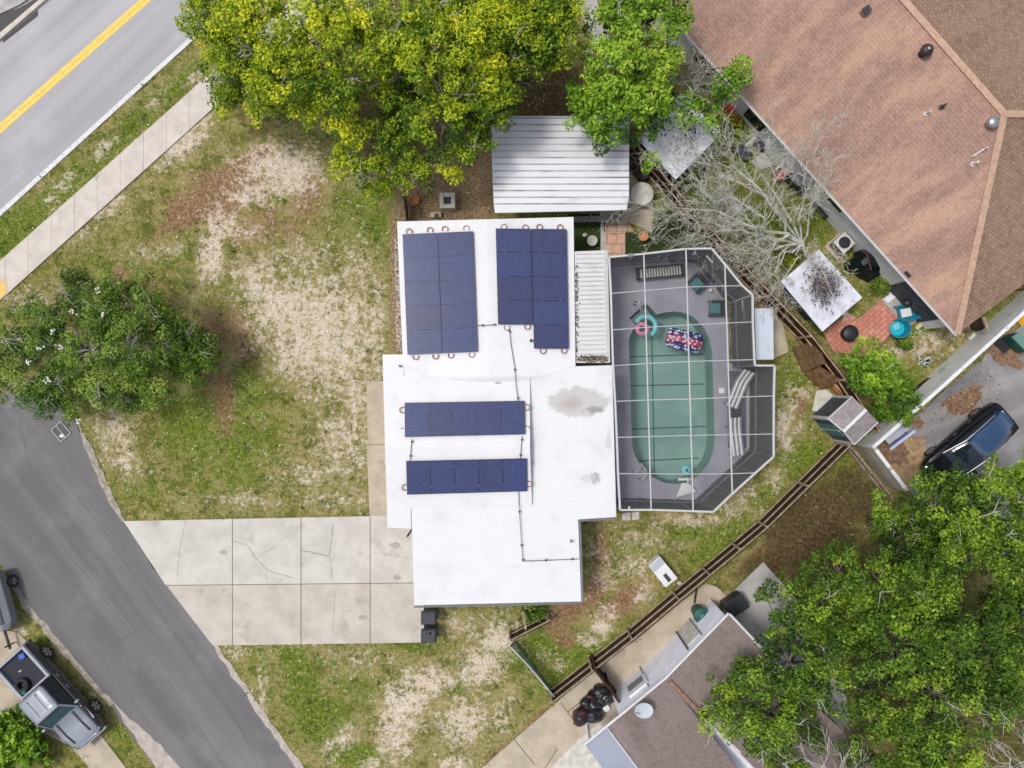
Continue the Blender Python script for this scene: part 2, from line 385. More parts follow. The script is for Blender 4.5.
        return s.add(vs + [v - Vector((0, 0, th)) for v in vs], allf, m)
    def build(s, name, mats, parent=None, smooth=False, bevel=0, loc=None, subsurf=0):
        if not isinstance(mats, (list, tuple)): mats = [mats]
        if parent is not None: base = WL[parent]
        elif loc is not None: base = Vector(loc)
        else:
            base = Vector((sum(v.x for v in s.v) / len(s.v), sum(v.y for v in s.v) / len(s.v), min(v.z for v in s.v)))
        me = bpy.data.meshes.new(name); me.from_pydata([v - base for v in s.v], [], s.f)
        for m in mats: me.materials.append(m)
        me.polygons.foreach_set('material_index', s.m)
        uv = me.uv_layers.new(name='UVMap'); data = np.zeros((len(me.loops), 2), np.float32)
        for p in me.polygons:
            nrm = p.normal
            if abs(nrm.z) > .995: e = getattr(s, 'e', Vector((1, 0, 0))); f = nrm.cross(e)
            else: e = Vector((0, 0, 1)).cross(nrm).normalized(); f = nrm.cross(e)
            for li in p.loop_indices:
                co = me.vertices[me.loops[li].vertex_index].co
                data[li] = (co.dot(e), co.dot(f))
        uv.data.foreach_set('uv', data.ravel())
        if smooth: me.polygons.foreach_set('use_smooth', [True] * len(me.polygons))
        o = bpy.data.objects.new(name, me); C.objects.link(o)
        if parent is not None: o.parent = parent; o.location = (0, 0, 0); WL[o] = base
        else: o.location = base; WL[o] = base
        if bevel:
            b = o.modifiers.new('bevel', 'BEVEL'); b.width = bevel; b.segments = 2; b.limit_method = 'ANGLE'; b.angle_limit = math.radians(40)
        if subsurf:
            b = o.modifiers.new('subsurf', 'SUBSURF'); b.levels = subsurf; b.render_levels = subsurf
        return o
def tag(o, label=None, cat=None, group=None, kind=None):
    if label: o['label'] = label
    if cat: o['category'] = cat
    if group: o['group'] = group
    if kind: o['kind'] = kind
    return o
def empty(name, loc, label=None, cat=None, group=None):
    o = bpy.data.objects.new(name, None); C.objects.link(o); o.location = Vector(loc); o.empty_display_size = .2
    WL[o] = Vector(loc); return tag(o, label, cat, group)
def struct(name, mb, m, **kw): return tag(mb.build(name, m, loc=(0, 0, 0), **kw), kind='structure')
def copy_tree(o, parent=None):
    c = o.copy(); C.objects.link(c)
    if parent: c.parent = parent
    WL[c] = WL.get(o, Vector())
    for ch in list(o.children): copy_tree(ch, c)
    return c
def PX(pts, z=0): return [W(x, y, z) for x, y in pts]
def inpoly(px, py, poly):
    r = np.zeros(px.shape, bool); n = len(poly); j = n - 1
    for i in range(n):
        xi, yi = poly[i]; xj, yj = poly[j]
        c = ((yi > py) != (yj > py)) & (px < (xj - xi) * (py - yi) / (yj - yi + 1e-9) + xi)
        r ^= c; j = i
    return r
SUN_E, SUN_A, SKY_E = 1.75, 11.0, 0.163
# ------------------------------------------------------------------ setting outlines (pixel = plan position on the ground)
ROAD = [(-400, -300), (480, -300), (197.5, 36), (0, 216.5), (-400, 575)]
STREET = [(-300, 395), (0, 392), (30, 396), (60, 405), (76, 422), (88, 446), (97, 467), (110, 497), (124, 522), (140, 547), (163, 580), (213, 645), (250, 698), (300, 768), (420, 936),
          (290, 950), (176, 790), (150, 760), (125, 727), (112, 706), (85, 676), (56, 641), (31, 613), (14, 583), (0, 564), (-100, 445), (-300, 440)]
DRIVE = [(124, 521), (256, 519), (372, 516.5), (420, 515.5), (425, 642), (213, 645), (163, 580)]
WALK = [(-40, 297), (0, 263), (82, 192), (200, 87), (330, -25), (400, -85), (420, -70), (345, -12), (220, 92), (121, 192), (0, 301), (-40, 336)]
PATH = [(366, 381), (392, 381), (394, 516), (370, 516.5)]
ALLEY = [(470, 778), (556, 703), (602, 660), (633, 642), (680, 603), (706, 583), (717, 587), (727, 596), (712, 612), (760, 700), (640, 830), (470, 830)]
PATIO2 = [(737, 587), (763, 562), (790, 592), (835, 640), (850, 720), (800, 770), (760, 770), (722, 606)]
LOT = [(1120, 240), (873, 453), (906, 488), (960, 540), (1120, 560)]
DECKP = [(608, 263), (686, 262), (698, 264), (728, 306), (729, 363), (749, 371), (749, 448), (703, 503), (616, 501)]
HOUSE = [(397, 222), (575, 217), (612, 365), (616, 517), (578, 519), (581, 601), (414, 605), (411, 528), (387, 527), (384, 354), (400, 352)]
GRAVEL_P = [(395, 175), (500, 130), (500, 222), (395, 225)]

# ------------------------------------------------------------------ ground sheet with soil and lawn masks
def gauss(X, Y, lst):
    out = np.zeros(X.shape)
    for b in lst:
        x, y, rx, ry = b[:4]; w = b[4] if len(b) > 4 else 1.0; t = math.radians(b[5]) if len(b) > 5 else 0
        dx = X - x; dy = Y - y
        u = (dx * math.cos(t) + dy * math.sin(t)) / rx; v = (-dx * math.sin(t) + dy * math.cos(t)) / ry
        out = np.maximum(out, w * np.exp(-(u * u + v * v) * .7))
    return out
SAND = [(325, 325, 48, 56, .9), (262, 292, 30, 16, .9, 40), (300, 350, 26, 50, .8, -30), (290, 172, 32, 28, 1), (213, 255, 12, 28, 1), (228, 225, 9, 16, .9, 30), (690, 520, 40, 8, .7), (735, 508, 30, 12, .6, -38), (640, 540, 30, 12, .6), (605, 580, 14, 16, .6), (790, 405, 10, 24, .7), (670, 545, 24, 8, .5), (278, 168, 42, 26, 1), (250, 195, 30, 16, .8), (212, 245, 13, 42, .95, 10), (255, 275, 28, 20, .8), (290, 310, 50, 34, .95), (300, 260, 45, 25, .6), (335, 345, 48, 60, .85), (262, 330, 20, 30, .6),
        (358, 270, 25, 45, .55), (375, 330, 14, 80, .7), (240, 232, 40, 12, .6), (345, 440, 35, 45, .7), (360, 400, 22, 40, .7), (300, 345, 34, 40, .9), (320, 310, 60, 28, .9), (270, 150, 25, 10, .8), (310, 475, 40, 18, .55), (340, 500, 60, 12, .5), (240, 500, 40, 10, .55),
        (118, 430, 14, 24, .8, -25), (128, 462, 12, 22, .7, -30), (103, 440, 10, 40, .6, -25), (185, 142, 24, 14, 1, -35), (200, 120, 16, 12, .9, -35), (165, 160, 14, 10, .7), (110, 208, 18, 9, .75, -40), (82, 232, 14, 8, .6, -40),
        (157, 102, 12, 8, .7, -40), (195, 78, 12, 9, .8, -40), (105, 148, 16, 8, .8, -40), (65, 182, 15, 8, .7, -40), (52, 200, 10, 8, .7, -40), (30, 300, 22, 14, .6), (18, 340, 16, 10, .5), (140, 255, 18, 8, .55), (165, 250, 18, 9, .6),
        (430, 682, 30, 16, .9, -10), (405, 705, 24, 34, 1, 25), (395, 735, 20, 30, .9), (462, 722, 28, 24, .9, -30), (480, 668, 22, 26, .9, 25), (498, 640, 18, 26, 1, 20), (470, 632, 26, 14, .55), (455, 620, 22, 10, .6), (345, 738, 12, 14, .8), (330, 748, 10, 12, .7), (372, 765, 12, 8, .8),
        (232, 652, 22, 10, .55), (262, 690, 8, 30, .6), (300, 640, 40, 10, .45), (360, 660, 40, 25, .4), (455, 765, 20, 12, .8), (500, 720, 14, 20, .6), (510, 700, 8, 14, .6),
        (600, 628, 12, 12, 1), (608, 612, 10, 10, .8), (588, 640, 12, 8, .8), (632, 566, 14, 12, .8), (644, 592, 10, 18, .7, 20), (600, 560, 18, 20, .5), (590, 545, 8, 20, .6), (560, 665, 10, 8, .7), (545, 655, 10, 8, .6),
        (785, 430, 9, 26, .9), (775, 480, 12, 14, .7), (745, 495, 16, 10, .6), (805, 395, 8, 10, .7), (800, 428, 10, 8, .6), (760, 515, 12, 6, .6), (715, 525, 20, 8, .45), (655, 530, 40, 8, .4),
        (930, 342, 26, 16, .7), (905, 350, 16, 12, .7), (955, 335, 10, 8, .6), (20, 632, 8, 8, .8), (60, 650, 6, 10, .6, -40), (90, 690, 5, 20, .5, -40)]
DIRT = [(215, 190, 72, 14, 1, -38), (280, 225, 50, 22, .5), (310, 190, 14, 18, .8), (214, 217, 18, 3, 1), (238, 335, 22, 50, .6, -22), (255, 230, 40, 22, .55), (205, 205, 42, 16, 1, -8), (228, 182, 40, 14, .9), (185, 218, 20, 10, .8), (212, 350, 15, 50, .75), (225, 400, 12, 40, .7), (118, 275, 10, 10, .7), (60, 640, 6, 8, .7), (578, 603, 34, 13, 1, -38), (556, 622, 12, 16, .9), (565, 640, 12, 10, .8), (625, 600, 36, 12, .8, -35), (600, 552, 14, 30, .6),
        (815, 530, 60, 50, .8, -40), (770, 560, 40, 20, .8, -35), (850, 500, 20, 30, .75, -40), (545, 95, 40, 34, 1), (800, 405, 8, 14, .8), (925, 350, 40, 18, .45), (270, 215, 30, 14, .55), (305, 205, 22, 20, .6), (265, 260, 14, 20, .4), (500, 755, 18, 8, .8, -40), (540, 720, 24, 6, .9, -40), (640, 180, 14, 40, .9),
        (770, 310, 60, 10, .6, 42), (715, 245, 60, 8, .5, 46), (650, 565, 50, 8, .3)]
LUSH = [(230, 300, 24, 26, .6), (340, 235, 40, 26, .5), (60, 560, 10, 4, .5), (350, 690, 60, 30, .45), (460, 690, 14, 10, .5), (300, 660, 50, 14, .45), (15, 235, 40, 20, 1, -42), (60, 190, 60, 12, .8, -42), (120, 140, 70, 9, .8, -42), (180, 85, 50, 9, .8, -42), (140, 110, 30, 10, .6, -42), (230, 440, 60, 60, .6), (190, 420, 40, 40, .7), (250, 385, 20, 40, .7), (170, 250, 60, 30, .35), (100, 260, 50, 25, .4),
        (150, 490, 40, 16, .5), (240, 480, 40, 20, .5), (303, 690, 16, 42, 1, -15), (320, 720, 28, 24, .9), (355, 755, 24, 12, 1), (255, 660, 16, 40, .5, -30), (400, 648, 60, 6, .5), (545, 648, 28, 18, .9), (580, 665, 40, 22, 1, -38), (605, 650, 30, 10, .9, -38), (510, 660, 20, 16, .6), (500, 625, 14, 10, .8), (490, 648, 10, 14, .6),
        (690, 535, 30, 10, .8), (720, 540, 40, 14, .9, -38), (770, 495, 26, 14, .8, -40), (805, 460, 24, 20, .9), (790, 385, 14, 30, .7), (810, 420, 8, 30, .6), (840, 455, 20, 12, .8), (630, 550, 30, 10, .5), (588, 540, 8, 12, .5), (330, 342, 10, 9, .8), (285, 250, 16, 30, .4), (372, 225, 20, 20, .8), (355, 205, 25, 20, .6), (380, 250, 10, 30, .5),
        (760, 150, 40, 40, .8), (700, 210, 40, 40, .9), (760, 230, 40, 40, .8), (820, 215, 20, 10, .9), (850, 300, 14, 20, .6), (920, 330, 14, 10, .9), (900, 380, 30, 14, .7), (985, 310, 12, 8, .8), (870, 310, 10, 14, .5), (820, 235, 14, 10, .7), (45, 640, 10, 10, .8), (120, 740, 16, 20, .6), (700, 180, 20, 20, .6), (825, 490, 14, 20, .4)]
GRAVEL = [(450, 195, 48, 34, 1), (470, 165, 24, 22, 1), (410, 215, 14, 10, 1), (394, 250, 4, 40, .9), (394, 320, 4, 40, .9), (590, 170, 4, 60, .8)]
DARK = [(815, 530, 55, 42, 1, -40), (850, 495, 24, 30, .9), (765, 565, 40, 16, .8, -38), (545, 95, 40, 36, 1), (640, 175, 16, 40, .8), (880, 620, 120, 90, .9), (960, 700, 100, 90, .9), (228, 325, 26, 34, .42, -22), (262, 128, 26, 12, .6, -30), (395, 100, 60, 60, .9), (250, 110, 30, 14, .6)]  # dark soil and mulch; blob beside the left tree paints its shadow side
def build_ground():
    st = .16
    xs = np.concatenate([[-4000, -400, -150, -60], np.arange(-29, 29.01, st), [60, 150, 400, 4000]]); ys = np.concatenate([[-4000, -400, -150, -50], np.arange(-22, 22.01, st), [50, 150, 400, 4000]])
    X, Y = np.meshgrid(xs, ys); nx, ny = len(xs), len(ys)
    PXx = X * F / H + 512; PYy = 384 - Y * F / H
    Z = 0.015 * np.sin(X * 1.3 + np.sin(Y * .9)) * np.sin(Y * 1.1) - .02
    hard = np.zeros(X.shape, bool)
    for p in (ROAD, STREET, DRIVE, WALK, PATH, ALLEY, PATIO2, LOT): hard |= inpoly(PXx, PYy, p)
    Z = np.where(hard, -.06, Z)
    pool = inpoly(PXx, PYy, [(626, 300), (718, 300), (718, 488), (626, 488)])
    Z = np.where(pool, -1.7, Z)
    co = np.stack([X, Y, Z], -1).reshape(-1, 3)
    i = np.arange(nx * ny).reshape(ny, nx)
    f = np.stack([i[:-1, :-1], i[:-1, 1:], i[1:, 1:], i[1:, :-1]], -1).reshape(-1, 4)
    me = bpy.data.meshes.new('ground'); me.from_pydata(co.tolist(), [], f.tolist())
    def attr(name, r, g, b):
        a = me.color_attributes.new(name=name, type='FLOAT_COLOR', domain='POINT')
        d = np.stack([r, g, b, np.ones(r.shape)], -1).reshape(-1).astype(np.float32); a.data.foreach_set('color', d)
    attr('soil', gauss(PXx, PYy, SAND), gauss(PXx, PYy, DIRT), gauss(PXx, PYy, LUSH))
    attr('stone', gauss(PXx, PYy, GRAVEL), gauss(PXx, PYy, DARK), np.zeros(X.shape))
    m, nt, bs = new_mat('lawn_and_soil'); p = pos(nt)
    a = nd(nt, 'ShaderNodeAttribute', attribute_name='soil'); sp = nt.nodes.new('ShaderNodeSeparateColor'); nt.links.new(a.outputs['Color'], sp.inputs[0])
    a2 = nd(nt, 'ShaderNodeAttribute', attribute_name='stone'); sp2 = nt.nodes.new('ShaderNodeSeparateColor'); nt.links.new(a2.outputs['Color'], sp2.inputs[0])
    nA = noise(nt, p, .45, 8, .72); nB = noise(nt, p, 2.2, 8, .78); nC = noise(nt, p, 6.5, 7, .78); nD = noise(nt, p, 22, 3, .65); nE = noise(nt, p, 5.0, 8, .8)
    base = mixc(nt, ramp(nt, nA, .40, .60), A(150, 144, 78), A(168, 156, 102))
    base = mixc(nt, ramp(nt, nB, .46, .58), base, A(122, 126, 54))
    base = mixc(nt, math_(nt, 'MULTIPLY', ramp(nt, nC, .50, .68), .75), base, A(206, 192, 146))
    base = mixc(nt, math_(nt, 'MULTIPLY', ramp(nt, nC, .45, .36), .75), base, A(84, 86, 38))
    nF = noise(nt, p, .95, 8, .76)
    base = mixc(nt, math_(nt, 'MULTIPLY', ramp(nt, nF, .51, .58), .75), base, A(96, 104, 38))
    base = mixc(nt, math_(nt, 'MULTIPLY', ramp(nt, nF, .46, .39), .7), base, A(184, 166, 122))
    base = mixc(nt, math_(nt, 'MULTIPLY', ramp(nt, nC, .56, .66), .5), base, A(204, 190, 146))
    def fac(src, a_, b_, lo, hi, n1=None, n2=None):
        q = math_(nt, 'ADD', math_(nt, 'MULTIPLY', math_(nt, 'SUBTRACT', n1 or nB, .5), a_), math_(nt, 'MULTIPLY', math_(nt, 'SUBTRACT', n2 or nC, .5), b_))
        return ramp(nt, math_(nt, 'ADD', src, q), lo, hi)
    lush = mixc(nt, ramp(nt, nC, .42, .58), A(76, 104, 22), A(136, 156, 54))
    lush = mixc(nt, ramp(nt, nE, .54, .62), lush, A(168, 170, 88))
    col = mixc(nt, math_(nt, 'MULTIPLY', fac(sp.outputs[2], 1.8, 1.0, .18, .72), .85), base, lush)
    dirt = mixc(nt, ramp(nt, nC, .42, .58), A(132, 98, 72), A(178, 140, 110))
    col = mixc(nt, math_(nt, 'MULTIPLY', fac(sp.outputs[1], 1.3, 1.3, .32, .62), .85), col, dirt)
    sand = mixc(nt, ramp(nt, nE, .4, .6), A(255, 240, 226, 1), A(226, 204, 182, 1))
    sand = mixc(nt, math_(nt, 'MULTIPLY', ramp(nt, nC, .54, .62), .75), sand, A(150, 136, 92))
    sboost = math_(nt, 'ADD', math_(nt, 'MULTIPLY', sp.outputs[0], .72), .12)
    col = mixc(nt, math_(nt, 'MULTIPLY', fac(sboost, 2.4, 2.2, .36, .84, nB, nE), math_(nt, 'ADD', .52, math_(nt, 'MULTIPLY', ramp(nt, nC, .38, .56), .44))), col, sand)
    gr = mixc(nt, ramp(nt, nD, .42, .58), A(206, 180, 142), A(108, 88, 62))
    gr = mixc(nt, ramp(nt, nC, .58, .68), gr, A(60, 46, 34))
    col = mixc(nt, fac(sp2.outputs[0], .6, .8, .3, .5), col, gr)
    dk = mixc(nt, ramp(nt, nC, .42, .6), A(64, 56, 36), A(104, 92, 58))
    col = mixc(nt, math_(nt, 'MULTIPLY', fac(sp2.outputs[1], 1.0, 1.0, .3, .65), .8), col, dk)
    col = mixc(nt, .6, col, nD, 'OVERLAY')
    nt.links.new(col, bs.inputs['Base Color']); bs.inputs['Roughness'].default_value = .95; bs.inputs['Specular IOR Level'].default_value = .1
    hh = math_(nt, 'ADD', nC, math_(nt, 'MULTIPLY', nD, .6)); bump(nt, bs, hh, .9, .08)
    me.materials.append(m)
    o = bpy.data.objects.new('ground', me); C.objects.link(o); return tag(o, kind='structure')
build_ground()

# grass tufts and dry leaves (uncountable)
def scatter(name, n, box, weight, exclude, size, cols, mat_, upright, blades=3, zoff=0.0, k=1.0):
    px = rng.uniform(box[0], box[2], n * 4); py = rng.uniform(box[1], box[3], n * 4)
    w = weight(px, py)
    for p in exclude: w = np.where(inpoly(px, py, p), 0, w)
    keep = rng.random(n * 4) < w; px = px[keep][:n]; py = py[keep][:n]; N = len(px)
    x = (px - 512) * H / F; y = (384 - py) * H / F
    P0 = np.repeat(np.stack([x, y, np.full(N, zoff)], -1), blades, 0); N2 = N * blades
    P0[:, :2] += rng.normal(0, size * .5, (N2, 2))
    th = rng.uniform(0, 2 * math.pi, N2); L = size * rng.uniform(.6, 1.4, N2); wd = L * rng.uniform(.15, .3, N2) if upright else L * rng.uniform(.4, .8, N2)
    el = rng.uniform(.3, 1.1, N2) if upright else rng.uniform(-.1, .4, N2)
    d = np.stack([np.cos(th) * np.cos(el), np.sin(th) * np.cos(el), np.sin(el)], -1); s = np.stack([-np.sin(th), np.cos(th), np.zeros(N2)], -1)
    v = np.stack([P0 - s * wd[:, None] * .5, P0 + s * wd[:, None] * .5, P0 + d * L[:, None] + s * wd[:, None] * .3, P0 + d * L[:, None] - s * wd[:, None] * .3], 1)
    ci = rng.integers(0, len(cols), N); c = np.array(cols)[ci][:, :3] * rng.uniform(.7, 1.25, (N, 1))
    c = np.repeat(c, blades * 4, 0)
    return quads(name, v.reshape(-1, 3), c, mat_)
def quads(name, v, c, mat_, base=None, parent=None):
    n = len(v) // 4; me = bpy.data.meshes.new(name)
    if parent is not None: base = np.array(WL[parent])
    if base is not None: v = v - np.array(base)
    me.vertices.add(len(v)); me.vertices.foreach_set('co', v.astype(np.float32).ravel())
    me.loops.add(4 * n); me.loops.foreach_set('vertex_index', np.arange(4 * n, dtype=np.int32))
    me.polygons.add(n); me.polygons.foreach_set('loop_start', np.arange(0, 4 * n, 4, dtype=np.int32)); me.polygons.foreach_set('loop_total', np.full(n, 4, np.int32))
    a = me.color_attributes.new(name='Col', type='FLOAT_COLOR', domain='POINT')
    a.data.foreach_set('color', np.concatenate([c, np.ones((len(c), 1))], 1).astype(np.float32).ravel())
    me.update(); me.validate(); me.materials.append(mat_)
    o = bpy.data.objects.new(name, me); C.objects.link(o)
    if parent is not None: o.parent = parent; WL[o] = WL[parent]
    elif base is not None: o.location = tuple(base); WL[o] = Vector(base)
    return o
HARD = [ROAD, STREET, DRIVE, WALK, PATH, ALLEY, PATIO2, LOT, DECKP, HOUSE]
g = scatter('grass', 52000, (-20, -20, 1044, 788), lambda x, y: np.clip(.25 + gauss(x, y, LUSH) - .7 * gauss(x, y, SAND) - .6 * gauss(x, y, DIRT) - gauss(x, y, GRAVEL), 0.02, 1), HARD, .06,
            [A(84, 108, 28, 1), A(128, 148, 50, 1), A(176, 174, 92, 1), A(146, 160, 60, 1), A(112, 122, 50, 1)], M['grass'], True, 3, -.01)
tag(g, 'patchy lawn grass growing over sandy soil around the white house', 'grass', kind='stuff')
g = scatter('leaf_litter', 7000, (390, 60, 1030, 560), lambda x, y: np.clip(gauss(x, y, GRAVEL) * .7 + gauss(x, y, [(540, 95, 40, 34, .8), (965, 400, 28, 14, 1, -25), (920, 400, 34, 12, .45, -40), (910, 455, 20, 24, .3), (985, 350, 40, 18, .3), (830, 530, 70, 50, .06, -40), (770, 300, 40, 14, .3, 40)]), 0, 1), [HOUSE, DECKP], .06,
            [A(124, 96, 72, 1), A(160, 126, 94, 1), A(96, 76, 58, 1), A(196, 168, 134, 1), A(74, 60, 48, 1)], M['litter'], False, 2, .02)
tag(g, 'dry brown fallen leaves and twigs on gravel and asphalt', 'leaf litter', kind='stuff')

g = scatter('weeds', 1500, (-20, -20, 1044, 788), lambda x, y: np.clip(.25 + .6 * gauss(x, y, LUSH) - .3 * gauss(x, y, SAND) - .6 * gauss(x, y, GRAVEL), 0.05, 1), HARD, .13,
            [A(86, 112, 30, 1), A(104, 128, 40, 1), A(122, 140, 50, 1), A(80, 98, 36, 1)], M['grass'], True, 9, -.01)
tag(g, 'broadleaf weeds dotted through the patchy lawn', 'weeds', kind='stuff')
g = scatter('straw', 9000, (-20, -20, 1044, 788), lambda x, y: np.clip(.2 + .5 * gauss(x, y, SAND) + .4 * gauss(x, y, DIRT) - .7 * gauss(x, y, DARK), 0.02, 1), HARD, .055,
            [A(200, 182, 140, 1), A(172, 150, 106, 1), A(126, 104, 74, 1), A(96, 86, 52, 1), A(226, 212, 180, 1)], M['litter'], False, 2, .005)
tag(g, 'dry straw and dead leaves lying on the lawn', 'straw', kind='stuff')
# ------------------------------------------------------------------ roads, pavements
def rough(poly, amp=.05, step=.35, seed=1):
    r = random.Random(seed); P_ = PX(poly); out = []
    for i in range(len(P_)):
        a, b = P_[i], P_[(i + 1) % len(P_)]; n = max(1, min(60, int((b - a).length / step)))
        for k in range(n): out.append(a.lerp(b, k / n) + Vector((r.gauss(0, amp), r.gauss(0, amp), 0)) * (1 if k else .3))
    return out
def sheet(name, poly, z, m, z0=-.05): return struct(name, MB().prism(rough(poly, .0 if name == 'main_road' else .045), z0, z), m)
sheet('main_road', ROAD, .0, M['road'])
sheet('side_street', STREET, .004, M['street'], -.055)
dv = Vector((-1, -.925, 0)).normalized()
def line_band(name, a, b, w, z, m, ext=0):
    a = W(*a); b = W(*b); d = (b - a).normalized(); a = a - d * ext; b = b + d * ext
    s = Vector((-d.y, d.x, 0)) * w / 2
    return struct(name, MB().prism([a - s, b - s, b + s, a + s], z - .003, z), m)
line_band('road_edge_line', (195.5, 35), (-2, 215), .22, .008, M['white_line'], 12)
line_band('road_centre_line', (142.9, -.5), (-1, 126.6), .205, .008, M['yellow_line'], 12)
line_band('road_centre_line', (149.3, -.5), (-1, 132.5), .205, .008, M['yellow_line'], 12)
# sandy verge strips beside the asphalt
M['verge'] = mat('sandy_edge', A(186, 176, 162), A(150, 140, 124), 4, c3=A(128, 122, 96), s3=6, bsc=30, fine=.3)
M['verge_pink'] = mat('pink_edge', A(200, 188, 178), A(176, 164, 156), 3, c3=A(146, 138, 128), s3=8, bsc=30, fine=.3)
sheet('verge', [(76, 418), (92, 446), (100, 467), (113, 497), (126, 522), (122, 522), (106, 497), (93, 467), (84, 446)], .012, M['verge'])
sheet('verge', [(213, 645), (218, 645), (258, 704), (306, 771), (298, 771), (250, 702)], .012, M['verge_pink'])
sheet('verge', [(112, 700), (124, 712), (150, 735), (182, 770), (158, 772), (148, 756), (128, 728)], .012, M['verge_pink'])
sheet('verge', [(12, 575), (30, 606), (57, 638), (86, 672), (114, 703), (110, 706), (84, 678), (54, 643), (28, 614), (8, 580)], .012, M['verge'])
# sidewalk of separate slabs
sw = MB(); rndm = random.Random(3)
a0, a1 = W(-40, 297), W(420, -113); b0, b1 = W(-40, 337), W(420, -78)
La = (a1 - a0).length; n = int(La / 1.52)
for i in range(n):
    t0 = i / n; t1 = (i + 1) / n - .018 / 1.52 / n * 1.0
    sw.prism([a0.lerp(a1, t0), a0.lerp(a1, t1), b0.lerp(b1, t1), b0.lerp(b1, t0)], -.06, .05 + rndm.uniform(-.004, .004))
struct('sidewalk', sw, M['sidewalk'])
struct('tactile_pad', MB().prism(PX([(-6, 278), (6, 282), (7, 292), (0, 300), (-6, 300)], .05), .05, .062), M['yellow_pad'])
# dark wedge and kerb on the far side of the road
struct('kerb', MB().prism(PX([(-20, 50), (0, 35), (38, 3), (45, -3), (52, -3), (40, 7), (2, 40), (-20, 57)]), -.02, .13), M['sidewalk'], bevel=.02)
struct('pavement', MB().prism(PX([(-200, -100), (60, -100), (33, -3), (20, 6), (0, 15), (-200, 150)]), -.02, .10), M['concrete_cool'])
dr = MB().prism(PX([(-20, 28), (0, 14.5), (20, 8), (34, 0), (44, -6), (38, 2), (22, 16), (0, 33), (-20, 48)]), -.02, .03)  # dark wedge-shaped strip laid along the kerb
dr.prism(PX([(3, 40), (30, 17), (38, 10), (38, 16), (20, 30), (3, 43)]), .003, .01)
tag(dr.build('dark_wedge', plain('wedge_dark', A(84, 80, 80), .8)), 'dark wedge along the pale kerb on the far side of the road', 'wedge')

struct('concrete_path', MB().prism(PX([(568, -20), (590, -20), (618, 66), (604, 70)]), -.02, .03), M['concrete_cool'])
# driveway slabs
dw = MB()
top = lambda x: 521 - (x - 124) * .0203; bot = lambda x: 645.2 - (x - 213) * .0145
left = lambda y: 124 + (y - 521) * (163 - 124) / 59 if y < 580 else 163 + (y - 580) * 50 / 65
cols_ = [232.5, 301, 370, 424]; ymid = lambda x: 584.5 - (x - 232) * .010
g_ = .35
def slab(x0, x1, up):
    if up: p = [(x0 if x0 else left(top(124)), top(x0 or 124)), (x1, top(x1)), (x1, ymid(x1) - g_), (x0 if x0 else left(584), ymid(x0 or 166) - g_)]
    else: p = [(x0 if x0 else left(585.5), ymid(x0 or 166) + g_), (x1, ymid(x1) + g_), (x1, bot(x1)), (x0 if x0 else left(645), bot(x0 or 213))]
    dw.prism(PX(p), -.05, .05 + rndm.uniform(-.003, .003), 0 if up else 1)
prev = None
for x in cols_:
    for up in (True, False): slab(None if prev is None else prev + 2 * g_, x, up)
    prev = x
M['drive_a'] = mat('driveway_concrete', A(218, 212, 203), A(202, 196, 187), .9, c3=A(176, 170, 160), s3=.8, lo3=.55, hi3=.8, bsc=60)
M['drive_b'] = mat('driveway_concrete_worn', A(211, 203, 190), A(197, 188, 174), .9, c3=A(164, 154, 138), s3=.8, lo3=.5, hi3=.8, bsc=60)
struct('driveway', dw, [M['drive_a'], M['drive_b']])
struct('driveway_joint', MB().prism(PX([(126, 522), (420, 517), (422, 641), (215, 644), (165, 580)]), -.04, .03), M['joint'])
M['faint'] = mat('faint_crack', A(176, 168, 154), A(150, 142, 130), 5)
M['tar'] = mat('tar_seam', A(92, 90, 92), A(108, 106, 108), 3)
def crack(pts, w=.009, z=.058, m=None):
    mb = MB(); r = random.Random(len(pts) * 7 + int(pts[0][0]))
    P_ = []
    for i in range(len(pts) - 1):
        a, b = W(*pts[i]), W(*pts[i + 1])
        w = w
        for k in range(6): P_.append(a.lerp(b, k / 6) + Vector((r.uniform(-.03, .03), r.uniform(-.03, .03), 0)))
    for i in range(len(P_) - 1): 
        d = (P_[i + 1] - P_[i]).normalized(); s = Vector((-d.y, d.x, 0)) * w * r.uniform(.5, 1.3)
        mb.prism([P_[i] - s, P_[i + 1] - s, P_[i + 1] + s, P_[i] + s], z - .002, z)
    return struct('crack', mb, m or M['joint'])
crack([(186, 520), (181, 545), (177, 582)], .008, m=M['faint']); crack([(234, 541), (248, 545), (256, 558), (268, 570), (300, 580)]); crack([(301, 550), (330, 556), (334, 518)]); crack([(335, 590), (333, 640)], .007, m=M['faint']); crack([(256, 558), (272, 548), (296, 530)], .008, m=M['faint']); crack([(330, 556), (333, 583)], .009, m=M['faint']); crack([(266, 568), (268, 584)], .007, m=M['faint']); crack([(372, 552), (395, 556), (412, 558)], .007, m=M['faint'])
crack([(-5, 460), (45, 524), (90, 580), (130, 632), (185, 705), (240, 790)], .010, .008, M['tar']); crack([(60, 470), (110, 540), (165, 620), (230, 710), (262, 768)], .009, .008, M['tar']); crack([(20, 420), (30, 470), (12, 500)], .008, .008, M['tar']); crack([(120, 640), (150, 622), (190, 640)], .008, .008, M['tar'])
def oil(px, py, r, seed, z=.056):
    q = random.Random(seed); struct('oil_stain', MB().prism([W(px, py) + Vector((r * q.uniform(.6, 1.2) * math.cos(t * .5236), r * .6 * q.uniform(.6, 1.2) * math.sin(t * .5236), 0)) for t in range(12)], z - .002, z), M['oil'])
M['oil'] = mat('oil_mark', A(170, 164, 154), A(186, 178, 166), 6, rough=.6)
oil(224, 552, .22, 1); oil(363, 617, .24, 2, .058); oil(396, 545, .3, 3); oil(397, 577, .25, 4)
